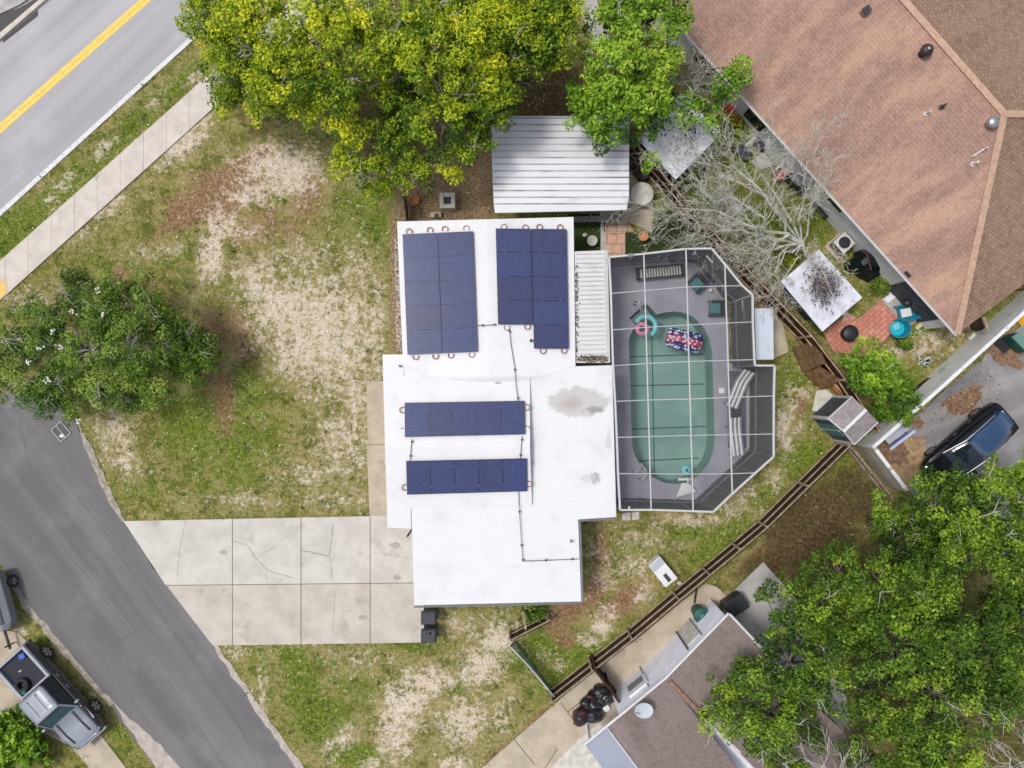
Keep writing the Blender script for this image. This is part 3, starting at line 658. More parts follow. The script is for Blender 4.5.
for i, (x0, y0, y1) in enumerate([(366.5, 381, 444.3), (366.8, 444.9, 516)]):
    struct('path', MB().prism(PX([(x0, y0), (392, y0), (394, y1), (x0 + 3 * (y1 - 381) / 135, y1)]), -.05, .046), M['concrete_tan'])
# neighbour's concrete
al = MB(); d = (W(717, 587) - W(470, 778)).normalized()
struct('alley', MB().prism(PX(ALLEY), -.05, .04), M['concrete_tan'])
for pa, pb, w in (((560, 702), (575, 722), .02), ((513, 738), (535, 765), .02), ((575, 722), (545, 768), .02), ((568, 712), (600, 686), .02)):
    a, b = W(*pa, .044), W(*pb, .044); s = (b - a).normalized().cross(Vector((0, 0, 1))) * w
    struct('concrete_joint', MB().prism([a - s, b - s, b + s, a + s], .0405, .044), M['joint'])
struct('concrete_apron', MB().prism(PX([(578, 740), (600, 722), (650, 800), (520, 800)], .05), .0, .048), M['offwhite'])
struct('concrete_patch', MB().prism(PX([(544, 718), (562, 710), (572, 722), (580, 742), (565, 752), (552, 745)]), .0, .0455), M['concrete_tan'])
struct('neighbour_patio', MB().prism(PX(PATIO2), -.05, .05), M['concrete_cool'])
sheet('parking_lot', LOT, .004, M['lot'])
M['tan_sand'] = mat('tan_sand', A(190, 160, 122), A(150, 122, 92), 2.5, c3=A(124, 98, 74), s3=5, fine=.3, bsc=30)
def patchy(name, px, py, rx, ry, z, m, seed, rot=0, n=26):
    r = random.Random(seed); pts = []
    for i in range(n):
        t = 2 * math.pi * i / n; q = 1 + r.uniform(-.22, .22)
        x, y = rx * q * math.cos(t), ry * q * math.sin(t); c, s = math.cos(rot), math.sin(rot)
        pts.append(W(px + x * c - y * s, py + x * s + y * c))
    return struct(name, MB().prism(pts, -.05, z), m)
M['leaf_bed'] = mat('brown_leaf_bed', A(150, 118, 92), A(116, 90, 70), 5, c3=A(180, 150, 122), s3=9, fine=.3, bsc=30, lo=.4, hi=.6)
patchy('sand_patch', 908, 462, 20, 26, .008, M['tan_sand'], 3, .6)
patchy('sand_patch', 893, 452, 18, 12, .010, M['leaf_bed'], 9, .6)
patchy('leaf_bed', 964, 401, 23, 11, .010, M['leaf_bed'], 4, -.45)
patchy('leaf_bed', 1004, 352, 22, 12, .010, M['leaf_bed'], 6, .7)
patchy('leaf_bed', 1000, 335, 14, 12, .012, M['leaf_bed'], 7, .7)
patchy('leaf_bed', 916, 422, 8, 6, .012, M['leaf_bed'], 8, .7)
# turf, pavers
struct('turf', MB().prism(PX([(568, 214), (600.5, 214), (600.5, 252), (568, 252)]), -.02, .03), M['turf'])
struct('turf', MB().prism(PX([(625.5, 233), (652, 232), (656, 215), (680, 205), (716, 256), (700, 262), (625.5, 262)]), -.02, .03), M['turf'])
e = MB(); e.prism(PX([(605, 232), (625, 232), (625, 258), (605, 258)]), -.02, .045); struct('paver_path', e, M['paver_pink'])
struct('kerb_strip', MB().prism(PX([(600.5, 218), (605, 218), (605, 258), (600.5, 258)]), -.02, .05), M['concrete_cool'])
struct('concrete_slab', MB().prism(PX([(606, 222), (628, 222), (652, 232.5), (653, 205), (650, 195), (640, 184), (630, 172), (600, 168), (600, 222)]), -.02, .04), M['concrete_tan'])
struct('paver_path', MB().prism(PX([(604, 222), (627, 222), (634, 231.8), (604, 231.8)]), -.02, .05), M['paver_tan'])
e = MB(); e.e = Vector((.745, .667, 0))
e.prism(PX([(823, 333), (848, 313), (858, 319), (880, 301), (902, 322), (884, 341), (862, 357), (838, 352), (832, 350)]), -.02, .045); struct('paver_patio', e, M['paver_red'])
struct('concrete_pad', MB().prism(PX([(881, 300), (893, 288), (905, 291), (930, 312), (908, 327), (901, 322)]), -.02, .04), M['concrete_cool'])
struct('concrete_slab', MB().prism(PX([(768, 313), (779, 314), (783, 326), (788, 352), (772, 359)]), -.02, .06), M['concrete_tan'])
struct('dirt_bed', MB().prism(PX([(816, 391), (826, 389), (838, 399), (826, 412), (812, 411)]), -.02, .03), M['offwhite'])
struct('stepping_stone', MB().prism(PX([(622, 513), (630, 512), (630.5, 520), (622.5, 520.5)]), -.02, .05), M['offwhite'], bevel=.02)
struct('stepping_stone', MB().prism(PX([(631.5, 512.2), (639, 511.5), (639.5, 519), (632, 520)]), -.02, .05), M['offwhite'], bevel=.02)
struct('path', MB().prism(PX([(-30, 625), (18, 632), (40, 655), (128, 770), (110, 790), (70, 745), (-30, 700)]), -.02, .03), M['concrete_tan'])
struct('gravel_strip', MB().prism(PX([(394, 238), (398.5, 238), (402, 352), (396.5, 352)]), -.02, .02), mat('pale_gravel', A(206, 190, 176), A(110, 96, 84), 9, lo=.4, hi=.6, bsc=30))
from mathutils.geometry import tessellate_polygon
# ------------------------------------------------------------------ the white house
def Z3(pts): return [W(*p) for p in pts]
house = empty('house', W(495, 440, 0), 'white flat roofed L-shaped house with four blue solar arrays in the middle of the lot', 'house')
def house_piece(polys, th=.18): return MB().shell([Z3(p) for p in polys], th).build('roof', M['white_roof'], house)
house_piece([[(397, 221.5, 2.92), (487, 219.3, 3.08), (489, 381, 3.06), (403.5, 376, 2.92)], [(487, 219.3, 3.08), (573.5, 217, 2.92), (575.5, 366, 2.92), (546, 376, 2.95), (489, 381, 3.06)]])
house_piece([[(382.5, 354.5, 2.86), (404, 354.5, 2.86), (404, 376, 2.97), (530, 378, 2.98), (530, 447, 3.42), (385, 447, 3.42)], [(385, 447, 3.42), (530, 447, 3.42), (532, 505, 3.03), (411, 508, 3.0), (411, 528.8, 2.87), (387.5, 527.5, 2.87)]])
house_piece([[(524, 372, 2.935), (575.5, 366.3, 2.90), (612, 365.3, 2.86), (616.3, 517, 2.86), (578, 519.5, 2.88), (577.5, 512, 2.885), (524, 512, 2.92)]], .15)
house_piece([[(411.2, 500, 2.985), (577.4, 500, 2.90), (581.2, 601.5, 2.72), (414.2, 605.3, 2.72)]], .15)
wl = MB()
for r, z in (((405, 229, 565, 372), 2.70), ((391, 363, 524, 519), 2.66), ((522, 374, 605, 509), 2.68), ((419, 512, 572, 595), 2.55)):
    wl.prism([W(r[0], r[1], 2.9), W(r[2], r[1], 2.9), W(r[2], r[3], 2.9), W(r[0], r[3], 2.9)], 0, z)
wl.build('wall', M['wall'], house)
gd = MB(); a = W(419, 530, 2.9); b = W(419, 580, 2.9)
gd.box(((a.x + b.x) / 2 - .03, (a.y + b.y) / 2, 1.1), (.05, abs(a.y - b.y), 2.2))
for k in range(1, 4): gd.box((a.x - .058, (a.y + b.y) / 2, .55 * k), (.01, abs(a.y - b.y) - .1, .03), m=1)
gd.build('garage_door', [M['white'], M['grey']], house)
def wall_window(c, dx, dy, z, w, h, parent):
    n = Vector((dx, dy, 0)); t = Vector((-dy, dx, 0)); c = Vector((c.x, c.y, z)) + n * .03
    rot = Matrix((t, n, Vector((0, 0, 1)))).transposed()
    f = MB().box(c, (w + .12, .06, h + .12), rot=rot).build('window', M['white'], parent)
    MB().box(c + n * .025, (w, .03, h), rot=rot).build('pane', M['glass'], f)
for (px, py) in ((405, 270), (405, 320), (391, 410), (391, 470)): wall_window(W(px, py, 2.9), -1, 0, 1.5, 1.2, 1.0, house)
for (px, py) in ((450, 595), (540, 595)): wall_window(W(px, py, 2.9), 0, -1, 1.5, 1.3, 1.0, house)
fd = MB().box(W(391, 392, 2.9) * 1 + Vector((-.02, 0, -1.85)), (.05, .95, 2.1)).build('door', M['wood_dark'], house)
MB().blob(W(391, 399, 2.9) + Vector((-.09, 0, -1.85)), (.04, .04, .04)).build('handle', M['chrome'], fd)
gt = MB()
gt.tube(Z3([(414.2, 606.8, 2.66), (581.5, 603.0, 2.66)]), .045, 6); gt.tube(Z3([(579.8, 521, 2.78), (582.6, 601.5, 2.66)]), .06, 6); gt.tube(Z3([(579, 520.8, 2.78), (616, 518.6, 2.78)]), .045, 6)
gt.build('gutter', M['grey'], house)
sp_ = MB().box(W(411, 531, 1.3), (.07, .07, 2.5)); sp_.build('downspout', M['dark'], house)
for (px, py) in ((571, 541), (400, 366)):
    MB().lathe([(.05, -.1), (.05, .18), (.03, .2)], W(px, py, 2.95), 10).build('vent_pipe', M['grey'], house)

# ------------------------------------------------------------------ solar arrays
def lerp2(c, u, v):
    tl, tr, br, bl = c; return tl.lerp(tr, u).lerp(bl.lerp(br, u), v)
def array(label, corners, nc, nr, hooks, skip=()):
    c = [W(*p) for p in corners]; ctr = sum(c, Vector()) / 4
    root = empty('solar_array', ctr - Vector((0, 0, .14)), label, 'solar array', 'solar arrays on the white roof')
    for j in range(nr):
        for i in range(nc):
            if (i, j) in skip: continue
            gu, gv = .0035 * 2 / nc * 2, .010 * 2 / nr
            q = [lerp2(c, (i + a) / nc, (j + b) / nr) for a, b in ((gu, gv), (1 - gu, gv), (1 - gu, 1 - gv), (gu, 1 - gv))]
            nrm = (q[1] - q[0]).cross(q[3] - q[0]).normalized(); nrm = nrm if nrm.z > 0 else -nrm
            mb = MB(); lo = [p - nrm * .035 for p in q]
            mb.add(q + lo, [(0, 1, 2, 3)[::-1], (4, 5, 6, 7), (0, 1, 5, 4), (1, 2, 6, 5), (2, 3, 7, 6), (3, 0, 4, 7)], 1)
            cc = sum(q, Vector()) / 4; inn = [p + (cc - p) * .035 + nrm * .002 for p in q]
            o = mb.build('solar_panel', [M['cells'], M['panel_frame']], root)
            g = MB().add(inn, [(0, 1, 2, 3)[::-1]]); gm = g.build('cells', M['cells'], o)
    for j in range(1, nr):
        for i in range(nc):
            for u in (.25, .8):
                if (i, j) in skip: continue
                MB().box(lerp2(c, (i + u) / nc, j / nr) + Vector((0, 0, .01)), (.05, .03, .02)).build('clamp', M['grey'], root)
    if nr == 1:
        for i in range(1, nc):
            for v in (.2, .78): MB().box(lerp2(c, i / nc, v) + Vector((0, 0, .01)), (.03, .06, .02)).build('clamp', M['grey'], root)
    rl = MB()
    if nr > 1:
        for i in range(nc):
            for u in (.22, .78): rl.beam(lerp2(c, (i + u) / nc, 0.0) - Vector((0, 0, .08)), lerp2(c, (i + u) / nc, .985 if (i, nr - 1) not in skip else .8) - Vector((0, 0, .08)), .04, .06)
    else:
        for v in (.22, .78): rl.beam(lerp2(c, 0, v) - Vector((0, 0, .08)), lerp2(c, 1, v) - Vector((0, 0, .08)), .04, .06)
    rl.build('rail', M['metal'], root)
    for (px, py, ang) in hooks:
        h = MB(); p = W(px, py, ctr.z - .1)
        h.torus(p, .13, .022, 14, 6, a0=ang - 2.2, a1=ang + 2.2)
        h.build('roof_hook', M['rust_red'], root)
U, D_, L_, R_ = math.pi / 2, -math.pi / 2, math.pi, 0
array('solar array of ten panels on the west slope of the north roof wing', [(402.3, 234.2, 3.1), (473.2, 231, 3.2), (477.8, 351.6, 3.2), (407.2, 354.6, 3.1)], 2, 5,
      [(409, 231.5, U), (430, 230.3, U), (445, 229.2, U), (466.5, 228.6, U), (415.5, 356.8, D_), (435.5, 356.2, D_), (451, 355.2, D_), (472, 354.5, D_)])
array('stepped solar array of nine panels on the east slope of the north roof wing', [(495.5, 228.3, 3.2), (566.8, 229, 3.1), (568.9, 348.7, 3.1), (498.4, 348.5, 3.2)], 2, 5,
      [(504, 227.2, U), (525.5, 227.8, U), (539.5, 227.2, U), (560, 227.5, U), (507, 327.5, D_), (527.5, 326.7, D_), (543, 350.8, D_), (564, 350.4, D_)], skip=((0, 4),))
array('row of five solar panels on the upper slope above the middle ridge', [(404.5, 402, 3.28), (524.5, 400, 3.28), (525, 435, 3.5), (404.8, 437.8, 3.5)], 5, 1,
      [(402.5, 410, L_), (402.5, 431, L_), (527, 407.3, R_), (527.2, 429, R_)])
array('row of five solar panels on the lower slope nearest the garage', [(406, 460.5, 3.46), (527, 457.8, 3.46), (527.3, 492, 3.24), (407, 495.4, 3.24)], 5, 1,
      [(404, 465, L_), (404.8, 487.5, L_), (528.8, 462.5, R_), (528.8, 484, R_)])
def conduit(pts, label, knobs):
    root = MB().tube(Z3(pts), .016, 6).build('conduit', M['charcoal']); tag(root, label, 'conduit', 'electrical conduits on the white roof')
    for k in knobs: MB().box(W(*k), (.085, .085, .06)).build('junction_box', M['dark'], root)
conduit([(477.5, 325.5, 3.15), (490, 325, 3.16), (496, 324.5, 3.16)], 'short dark conduit joining the two upper solar arrays', [(482.5, 325.3, 3.16), (494.5, 324.6, 3.17)])
conduit([(509.3, 329, 3.13), (511, 345, 3.1), (514.8, 368, 3.1), (516, 385, 3.12), (518, 401, 3.25)], 'long dark conduit running down from the stepped array to the upper five panel row', [(509.6, 331.5, 3.14), (514.8, 369.6, 3.11), (517.8, 398, 3.26)])
conduit([(412, 439, 3.46), (411, 450, 3.47), (409.8, 461, 3.45)], 'short conduit between the two five panel rows, at their left end', [(412, 441.7, 3.48), (410.5, 456, 3.48)])
conduit([(522, 436, 3.45), (521.3, 447, 3.47), (520.3, 459, 3.45)], 'short conduit between the two five panel rows, at their right end', [(522, 439.7, 3.48), (520.5, 455, 3.48)])
conduit([(518.5, 492, 3.2), (519.5, 512, 3.04), (521.6, 545, 2.97), (522.8, 560, 2.94), (523.3, 561.3, 2.93), (546, 560.4, 2.91), (579, 559, 2.86)], 'bent dark conduit from the lowest panel row to the right edge of the garage roof', [(519.4, 511.7, 3.06), (521.6, 545.2, 2.98), (522.9, 560, 2.96), (546, 560.3, 2.93), (572.5, 559.2, 2.89)])
tag(MB().box(W(531, 340.5, 3.1), (.12, .12, .12)).build('junction_box', M['dark']), 'small dark box on the roof in the step of the stepped array', 'junction box')

# ------------------------------------------------------------------ white pan roof strip between house and pool cage
pr = empty('patio_cover', W(592, 305, 0), 'narrow white pan roof edged with dead leaves between house and pool cage', 'patio roof')
mb = MB(); mb.shell([Z3([(574.5, 251.5, 2.82), (607.3, 250.2, 2.72), (609.6, 362.8, 2.72), (576.5, 362.8, 2.82)])], .05); mb.build('roof', M['patio_metal'], pr)
rb = MB()
for k in range(24):
    t = (k + .5) / 24; y = 252 + t * 109
    rb.beam(W(576 + 2 * t, y, 2.835), W(603.5 + 2 * t, y - .6, 2.755), .035, .03)
rb.build('rib', M['pan_rib'], pr)
MB().beam(W(605.6, 251, 2.75), W(608.2, 362.5, 2.75), .17, .14).build('gutter', M['frame_white'], pr)
ps = MB()
for y in (255, 306, 358): ps.prism([W(605 + x, y + q, 2.6) for x, q in ((-1, -1), (1, -1), (1, 1), (-1, 1))], 0, 2.65)
ps.build('post', M['frame_white'], pr)
v = []; cols = []; r_ = np.random.default_rng(5)
def debris(n, f, pal, size):
    vs = []; cs = []
    for _ in range(n):
        p = f(); th = r_.uniform(0, 6.28); L = size * r_.uniform(.5, 1.5); d = Vector((math.cos(th), math.sin(th), r_.uniform(-.1, .1))) * L; s = Vector((-math.sin(th), math.cos(th), r_.uniform(-.1, .1))) * L * .45
        vs += [p - d - s, p + d - s, p + d + s, p - d + s]; cs += [pal[r_.integers(len(pal))][:3]] * 4
    return np.array([tuple(q) for q in vs]), np.array(cs)
PAL = [A(70, 62, 54), A(110, 98, 84), A(48, 44, 40), A(140, 126, 110)]
vv, cc = debris(330, lambda: W(575.6 + abs(r_.normal(0, 1.3)), r_.uniform(262, 358), 2.83 + r_.uniform(0, .03)) if r_.random() < .42 else W(r_.uniform(578, 608), 358.5 + r_.normal(0, 1.5), 2.80 + r_.uniform(0, .06)), PAL, .045)
tag(quads('leaf_litter', vv, cc, M['litter'], base=(0, 0, 0)), 'dead leaves drifted on the white pan roof', 'leaf litter', kind='stuff')

# ------------------------------------------------------------------ carport
cp = empty('carport', W(560, 170, 0), 'white corrugated metal carport with dark streaks north of the house', 'carport')
Y0, YR, Y1 = 116, 158, 212
zc = lambda y: 2.45 + .22 * (1 - abs(y - YR) / 52)
MB().shell([Z3([(491.5, Y0, 2.45), (629.5, Y0, 2.45), (629, YR, 2.68), (492, YR, 2.68)]), Z3([(492, YR, 2.68), (629, YR, 2.68), (629, 196, 2.52), (626.5, 210, 2.43), (495, 213, 2.43), (493.5, 205, 2.48)])], .06).build('roof', M['carport_metal'], cp)
rb = MB(); y = Y0 + 2
while y < 209:
    x1 = 629 if y < 196 else 628
    zz = 2.45 + (y - Y0) / (YR - Y0) * .23 if y < YR else 2.68 - (y - YR) / (212 - YR) * .25
    rb.beam(W(493.5, y, zz + .015), W(x1, y, zz + .015), .05, .04); y += 6.6
rb.build('rib', M['rib_stain'], cp)
bm = MB()
for y in (121, 158, 206): bm.beam(W(497, y, 2.32), W(624, y, 2.32), .08, .12)
bm.build('beam', M['metal'], cp)
for (x, y) in ((499, 122), (499, 207), (622, 122), (620, 206), (560, 122), (560, 207)):
    o = MB(); w = W(x, y, 2.4); o.box((w.x, w.y, 1.15), (.09, .09, 2.3)); o.build('post', M['metal'], cp)
lp = MB()
lp.shell([Z3([(566, 217, 1.5), (622, 215, 1.5), (619, 221, 1.0), (568, 222.5, 1.0)])], .03); lp.build('awning', M['grey'], cp)
st = MB()
for a, b in (((588, 219, 1.55), (592, 213, 2.2)), ((616, 220, 1.4), (622, 212, 2.2))): st.beam(W(*a), W(*b), .05, .05)
st.build('strut', M['charcoal'], cp)

# ------------------------------------------------------------------ pool deck, pool
pool_px = [(629, 318), (644.5, 304.5), (648, 305), (657, 314.5), (664, 312.5), (674, 311.5), (684, 313), (694, 317.5), (703, 327), (709, 339), (712, 352), (713, 380), (714, 420), (714.5, 440), (713, 452), (708, 464), (699, 475), (688, 481.5), (676, 484), (664, 482.5), (652, 477), (642, 467.5), (635, 456), (632, 444), (631, 420), (630, 380), (629, 350), (628.5, 340), (632, 331), (636, 326)]
outer = PX(DECKP, 0); inner = PX(pool_px, 0)
def with_hole(mb, outer, inner, z, m=0):
    o = [Vector((p.x, p.y, z)) for p in outer]; i_ = [Vector((p.x, p.y, z)) for p in inner]
    tri = tessellate_polygon([o, i_]); allp = o + i_; fs = []
    for t in tri:
        a, b, c = (allp[k] for k in t)
        fs.append(t if (b - a).cross(c - a).z > 0 else t[::-1])
    mb.add(allp, fs, m)
mb = MB(); with_hole(mb, outer, inner, .06)
n = len(outer); mb.add([Vector((p.x, p.y, .06)) for p in outer] + [Vector((p.x, p.y, -.05)) for p in outer], [(i, (i + 1) % n, n + (i + 1) % n, n + i) for i in range(n)])
struct('pool_deck', mb, M['deck'])
pool = empty('swimming_pool', W(672, 400, 0), 'green tinted swimming pool with rounded end inside the screen enclosure', 'pool')
mb = MB(); n = len(inner)
mb.add([Vector((p.x, p.y, .057)) for p in inner] + [Vector((p.x, p.y, -1.4)) for p in inner], [((i + 1) % n, i, n + i, n + (i + 1) % n) for i in range(n)] + [list(range(n, 2 * n))[::-1]])
mb.build('basin', M['liner'], pool)
MB().add([Vector((p.x, p.y, -.10)) for p in inner], [list(range(n))[::-1]]).build('water', M['water'], pool)
sm = MB()
def beam_reflection(a, b, w=.03):
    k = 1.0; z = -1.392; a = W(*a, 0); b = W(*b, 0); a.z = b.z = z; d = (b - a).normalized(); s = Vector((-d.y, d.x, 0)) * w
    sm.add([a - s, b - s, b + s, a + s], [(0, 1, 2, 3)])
for q in (((657, 318), (660, 480)), ((630.5, 386), (712, 384)), ((632, 431), (714, 428)), ((640, 464), (706, 461)), ((631, 356), (711, 353))): beam_reflection(*q)
sm.build('beam_reflection', M['beam_reflection'], pool)  # cage beam reflections drawn as dark strips on the pool floor
stp = MB(); 
for k in range(2): stp.prism([W(x, y, 0) for x, y in ((631, 319), (645, 306.5), (648 - 0, 307.5), (655, 315.5 + 2 * k), (645, 326 - 3 * k), (637, 326 - 3 * k))], -1.39, -.75 + .3 * k)
stp.build('step', M['liner'], pool)
for side in ((633.5, 304.5, 642, 317), (634.5, 302, 643.5, 315.5)):
    r = MB(); x0, y0, x1, y1 = side; a = W(x0, y0, .06); b = W(x1, y1, -.4)
    a = Vector((a.x, a.y, .06)); b = Vector((b.x, b.y, -.6))
    r.tube([a, a + Vector((0, 0, .7)), a.lerp(b, .12) + Vector((0, 0, .95)), a.lerp(b, .35) + Vector((0, 0, .98)), a.lerp(b, .9) + Vector((0, 0, .55)), b], .035, 8); r.build('handrail', M['frame_white'], pool, smooth=True)
for q in (((632.5, 471.5, .06), (639.5, 463, -.5)), ((638.5, 478.5, .06), (646, 470, -.5))):
    a = W(*q[0]); b = W(*q[1]); r = MB()
    r.tube([a, a + Vector((0, 0, .65)), a.lerp(b, .15) + Vector((0, 0, .85)), a.lerp(b, .8) + Vector((0, 0, .9)), b + Vector((0, 0, .6)), b], .028, 8); r.build('ladder', M['frame_white'], pool, smooth=True)
MB().beam(W(640.5, 463.5, .25), W(646.5, 470.5, .25), .05, .08).build('ladder_step', M['frame_white'], pool)
sk = W(721.5, 390.5, .06); tag(MB().box(sk + Vector((0, 0, .012)), (.27, .27, .02)).build('skimmer_lid', M['white'], bevel=.004), 'small white square skimmer lid on the deck beside the pool', 'skimmer lid')
fo = MB(); c_ = W(686, 470, -.08); fo.lathe([(.22, -.02), (.24, .03), (.18, .08), (.08, .10)], c_, 16); fo.lathe([(.06, .1), (.06, .2)], c_, 10, 1)
tag(fo.build('chlorine_float', [M['aqua'], M['dark']]), 'pale round dispenser floating near the bottom end of the pool', 'pool float')
tr = MB(); tr.shell([[W(682, 483, .45), W(689.5, 483.6, .45), W(696.5, 491.5, .3), W(676, 497.5, .3)]], .06)
tr.tube([W(687.5, 484, .3), W(688.5, 478.5, .35), W(686.5, 477.5, .1)], .035, 8); tr.box(W(687, 490, .17), (.35, .3, .25)); tr.beam(W(678, 479.5, .1), W(691, 479, .1), .12, .05)
tag(tr.build('pool_slide', M['white'], bevel=.01), 'white triangular board standing on the deck at the rounded pool end', 'board')

# floats and furniture
fl = MB(); c_ = W(644, 327.5, .0); fl.torus(W(645.5, 326.5, 0), .50, .13, 26, 10, a0=-1.0, a1=2.75)
tag(fl.build('pool_lounge_float', M['aqua'], smooth=True), 'aqua curved pool float wrapped round the pink ring', 'pool float')
fl = MB(); fl.torus(W(642, 329, 0.02), .25, .115, 24, 10, a0=0, a1=2 * math.pi)
tag(fl.build('pool_ring', M['pink'], smooth=True), 'pink inflatable ring at the upper left of the pool', 'pool ring')
rf = empty('pool_raft', W(683.5, 340.5, -.1), 'red, white and blue printed pool raft with stars', 'pool raft'); WL[rf] = Vector((0, 0, 0)); keep = rf.location.copy(); rf.location = (0, 0, 0)
mb = MB()
for k in range(6):
    y = (k - 2.5) * .165; L = .92 - .05 * (abs(k - 2.5) > 2)
    mb.loft([[Vector((x, y + .10 * math.cos(t) * q, .11 + .10 * math.sin(t) * q)) for t in [i * math.pi / 5 for i in range(10)]] for x, q in ((-L, .2), (-L + .06, .85), (-.3, 1), (.3, 1), (L - .06, .85), (L, .2))])
mb.build('mattress', M['raft'], rf, smooth=True)
mb = MB(); mb.loft([[Vector((x, y, .2 + z)) for x, y, z in ((-.14 * q, -.4 * q, 0), (.14 * q, -.4 * q, 0), (.14 * q, .4 * q, 0), (-.14 * q, .4 * q, 0))] for q in (1, )] * 1 + [[Vector((-.92 + x, y, .32)) for x, y in ((-.1, -.36), (.1, -.36), (.1, .36), (-.1, .36))]])
rf.location = keep; rf.rotation_euler = (0, 0, -math.radians(13))
# slatted bench
bn = empty('bench', W(660, 272, .06), 'long dark framed bench with pale slats near the top wall of the pool cage', 'bench')
def obox(name, m, parent, ctr, size, rz, bevel=0): return MB().box(ctr, size, rz).build(name, m, parent, bevel=bevel)
rz = math.radians(5.5); c_ = W(660, 272, .45)
ax = Vector((math.cos(rz), math.sin(rz), 0)); ay = Vector((-math.sin(rz), math.cos(rz), 0))
f = MB()
for s in (-1, 1): f.box(c_ + ay * .26 * s, (2.35, .09, .1), rz)
for s in (-1, 1): f.box(c_ + ax * 1.12 * s, (.14, .6, .1), rz)
f.build('frame', M['dark'], bn)
for k in range(15): obox('slat', M['offwhite'], bn, c_ + ax * (-.94 + .137 * k) + Vector((0, 0, .03)), (.075, .44, .03), rz)
for s in (-1, 1):
    for t in (-1, 1): obox('leg', M['dark'], bn, c_ + ax * 1.08 * s + ay * .24 * t - Vector((0, 0, .22)), (.08, .08, .35), rz)
def armchair(px, py, rz, label):
    r = empty('patio_chair', W(px, py, .06), label, 'chair', 'dark wicker chairs with teal cushions in the pool cage'); keep = r.location.copy(); r.location = (0, 0, 0); WL[r] = Vector((0, 0, 0))
    MB().box((0, 0, .27), (.62, .6, .08)).build('seat', M['charcoal'], r, bevel=.02)
    MB().box((0, .02, .37), (.54, .52, .12)).build('cushion', M['teal'], r, bevel=.04)
    MB().box((-.34, 0, .32), (.1, .64, .5)).build('arm', M['charcoal'], r, bevel=.03); MB().box((.34, 0, .32), (.1, .64, .5)).build('arm', M['charcoal'], r, bevel=.03)
    MB().box((0, -.33, .45), (.76, .09, .72), rot=Matrix.Rotation(.15, 3, 'X')).build('backrest', M['charcoal'], r, bevel=.03)
    r.location = keep; r.rotation_euler = (0, 0, rz)
armchair(695, 284.5, math.radians(135), 'dark chair with teal cushion turned diagonally at the top corner of the cage')
armchair(713.5, 309, math.radians(90), 'dark chair with teal cushion squarely facing the pool, below the diagonal chair')
tag(MB().lathe([(.02, 0), (.09, .05), (.11, .12), (.07, .2), (.02, .23)], W(710, 290.5, .06), 14).build('ball', M['white'], smooth=True), 'small white ball between the two teal cushioned chairs', 'ball')
def lounger(p, rz, label, lean):
    r = empty('lounge_chair', p, label, 'lounger', 'white strapped loungers in the pool cage'); keep = r.location.copy(); r.location = (0, 0, 0); WL[r] = Vector((0, 0, 0))
    prof = [(-.95, .33), (-.2, .35), (.32, .36), (.55, .50 if lean else .42), (.95, .86 if lean else .6)]
    for s in (-1, 1): MB().tube([(x, s * .33, z) for x, z in prof], .03, 6).build('frame', M['grey'], r)
    for k in range(3): 
        y = (k - 1) * .2
        MB().shell([[Vector((prof[i][0], y - .055, prof[i][1] + .02)), Vector((prof[i + 1][0], y - .055, prof[i + 1][1] + .02)), Vector((prof[i + 1][0], y + .055, prof[i + 1][1] + .02)), Vector((prof[i][0], y + .055, prof[i][1] + .02))] for i in range(4)], .015).build('strap', M['white'], r)
    MB().shell([[Vector((prof[i][0], -.3, prof[i][1])), Vector((prof[i + 1][0], -.3, prof[i + 1][1])), Vector((prof[i + 1][0], .3, prof[i + 1][1])), Vector((prof[i][0], .3, prof[i][1]))] for i in range(4)], .01).build('sling', M['grey'], r)
    for x in (-.85, .5):
        for s in (-1, 1): MB().tube([(x, s * .33, .34), (x * 1.05, s * .35, 0)], .025, 6).build('leg', M['grey'], r)
    r.location = keep; r.rotation_euler = (0, 0, rz)
lounger(W(736.5, 389, .07), math.radians(68), 'lounger with white straps and raised back nearest the cage step', True)
lounger(W(733.5, 436, .07), math.radians(97), 'lounger with white straps lying flatter, below the grey side table', False)
tb = empty('side_table', W(735, 415, .06), 'dark grey square side table between the two white strapped loungers', 'table')
MB().box(W(735.5, 415, .45), (.45, .6, .04)).build('tabletop', M['charcoal'], tb, bevel=.02)
for x in (-.18, .18):
    for y in (-.25, .25): MB().box(W(735.5, 415, .45) + Vector((x, y, -.2)), (.04, .04, .38)).build('leg', M['charcoal'], tb)
struct('deck_strip', MB().prism(PX([(727, 371), (746, 371), (746.5, 448), (728, 448)], .06), .06, .066), M['deck_dark'])  # darker strip of deck along the loungers

# ------------------------------------------------------------------ screen enclosure
M['beam_grey'] = plain('grey_white_beam', (.5, .5, .52, 1), .4)
ZC = 3.3
cg = empty('screen_enclosure', W(680, 380, 0), 'white framed screen enclosure covering the pool and its deck', 'pool cage')
top_px = [(609, 257.3), (643.5, 254), (686, 249), (711.5, 248.6), (724.7, 264.5), (741.8, 285.5), (752.3, 295), (752.6, 322), (754.2, 359.8), (754.8, 365.5), (774.3, 365.6), (773.6, 396), (773.4, 434), (773.4, 456.5), (755, 473), (732.2, 493.5), (713, 511.7), (693, 511), (651, 509.6), (620, 509.8)]
inner_seg = [(618, 473.5), (616.7, 437), (615, 401), (613, 365.5), (611.8, 330), (610.8, 293)]
poly = [W(x, y, ZC) for x, y in top_px + inner_seg]
fr = MB(); N = len(poly)
for i in range(N): fr.beam(poly[i], poly[(i + 1) % N], .08, .12)
fr.build('top_rail', M['frame_white'], cg)
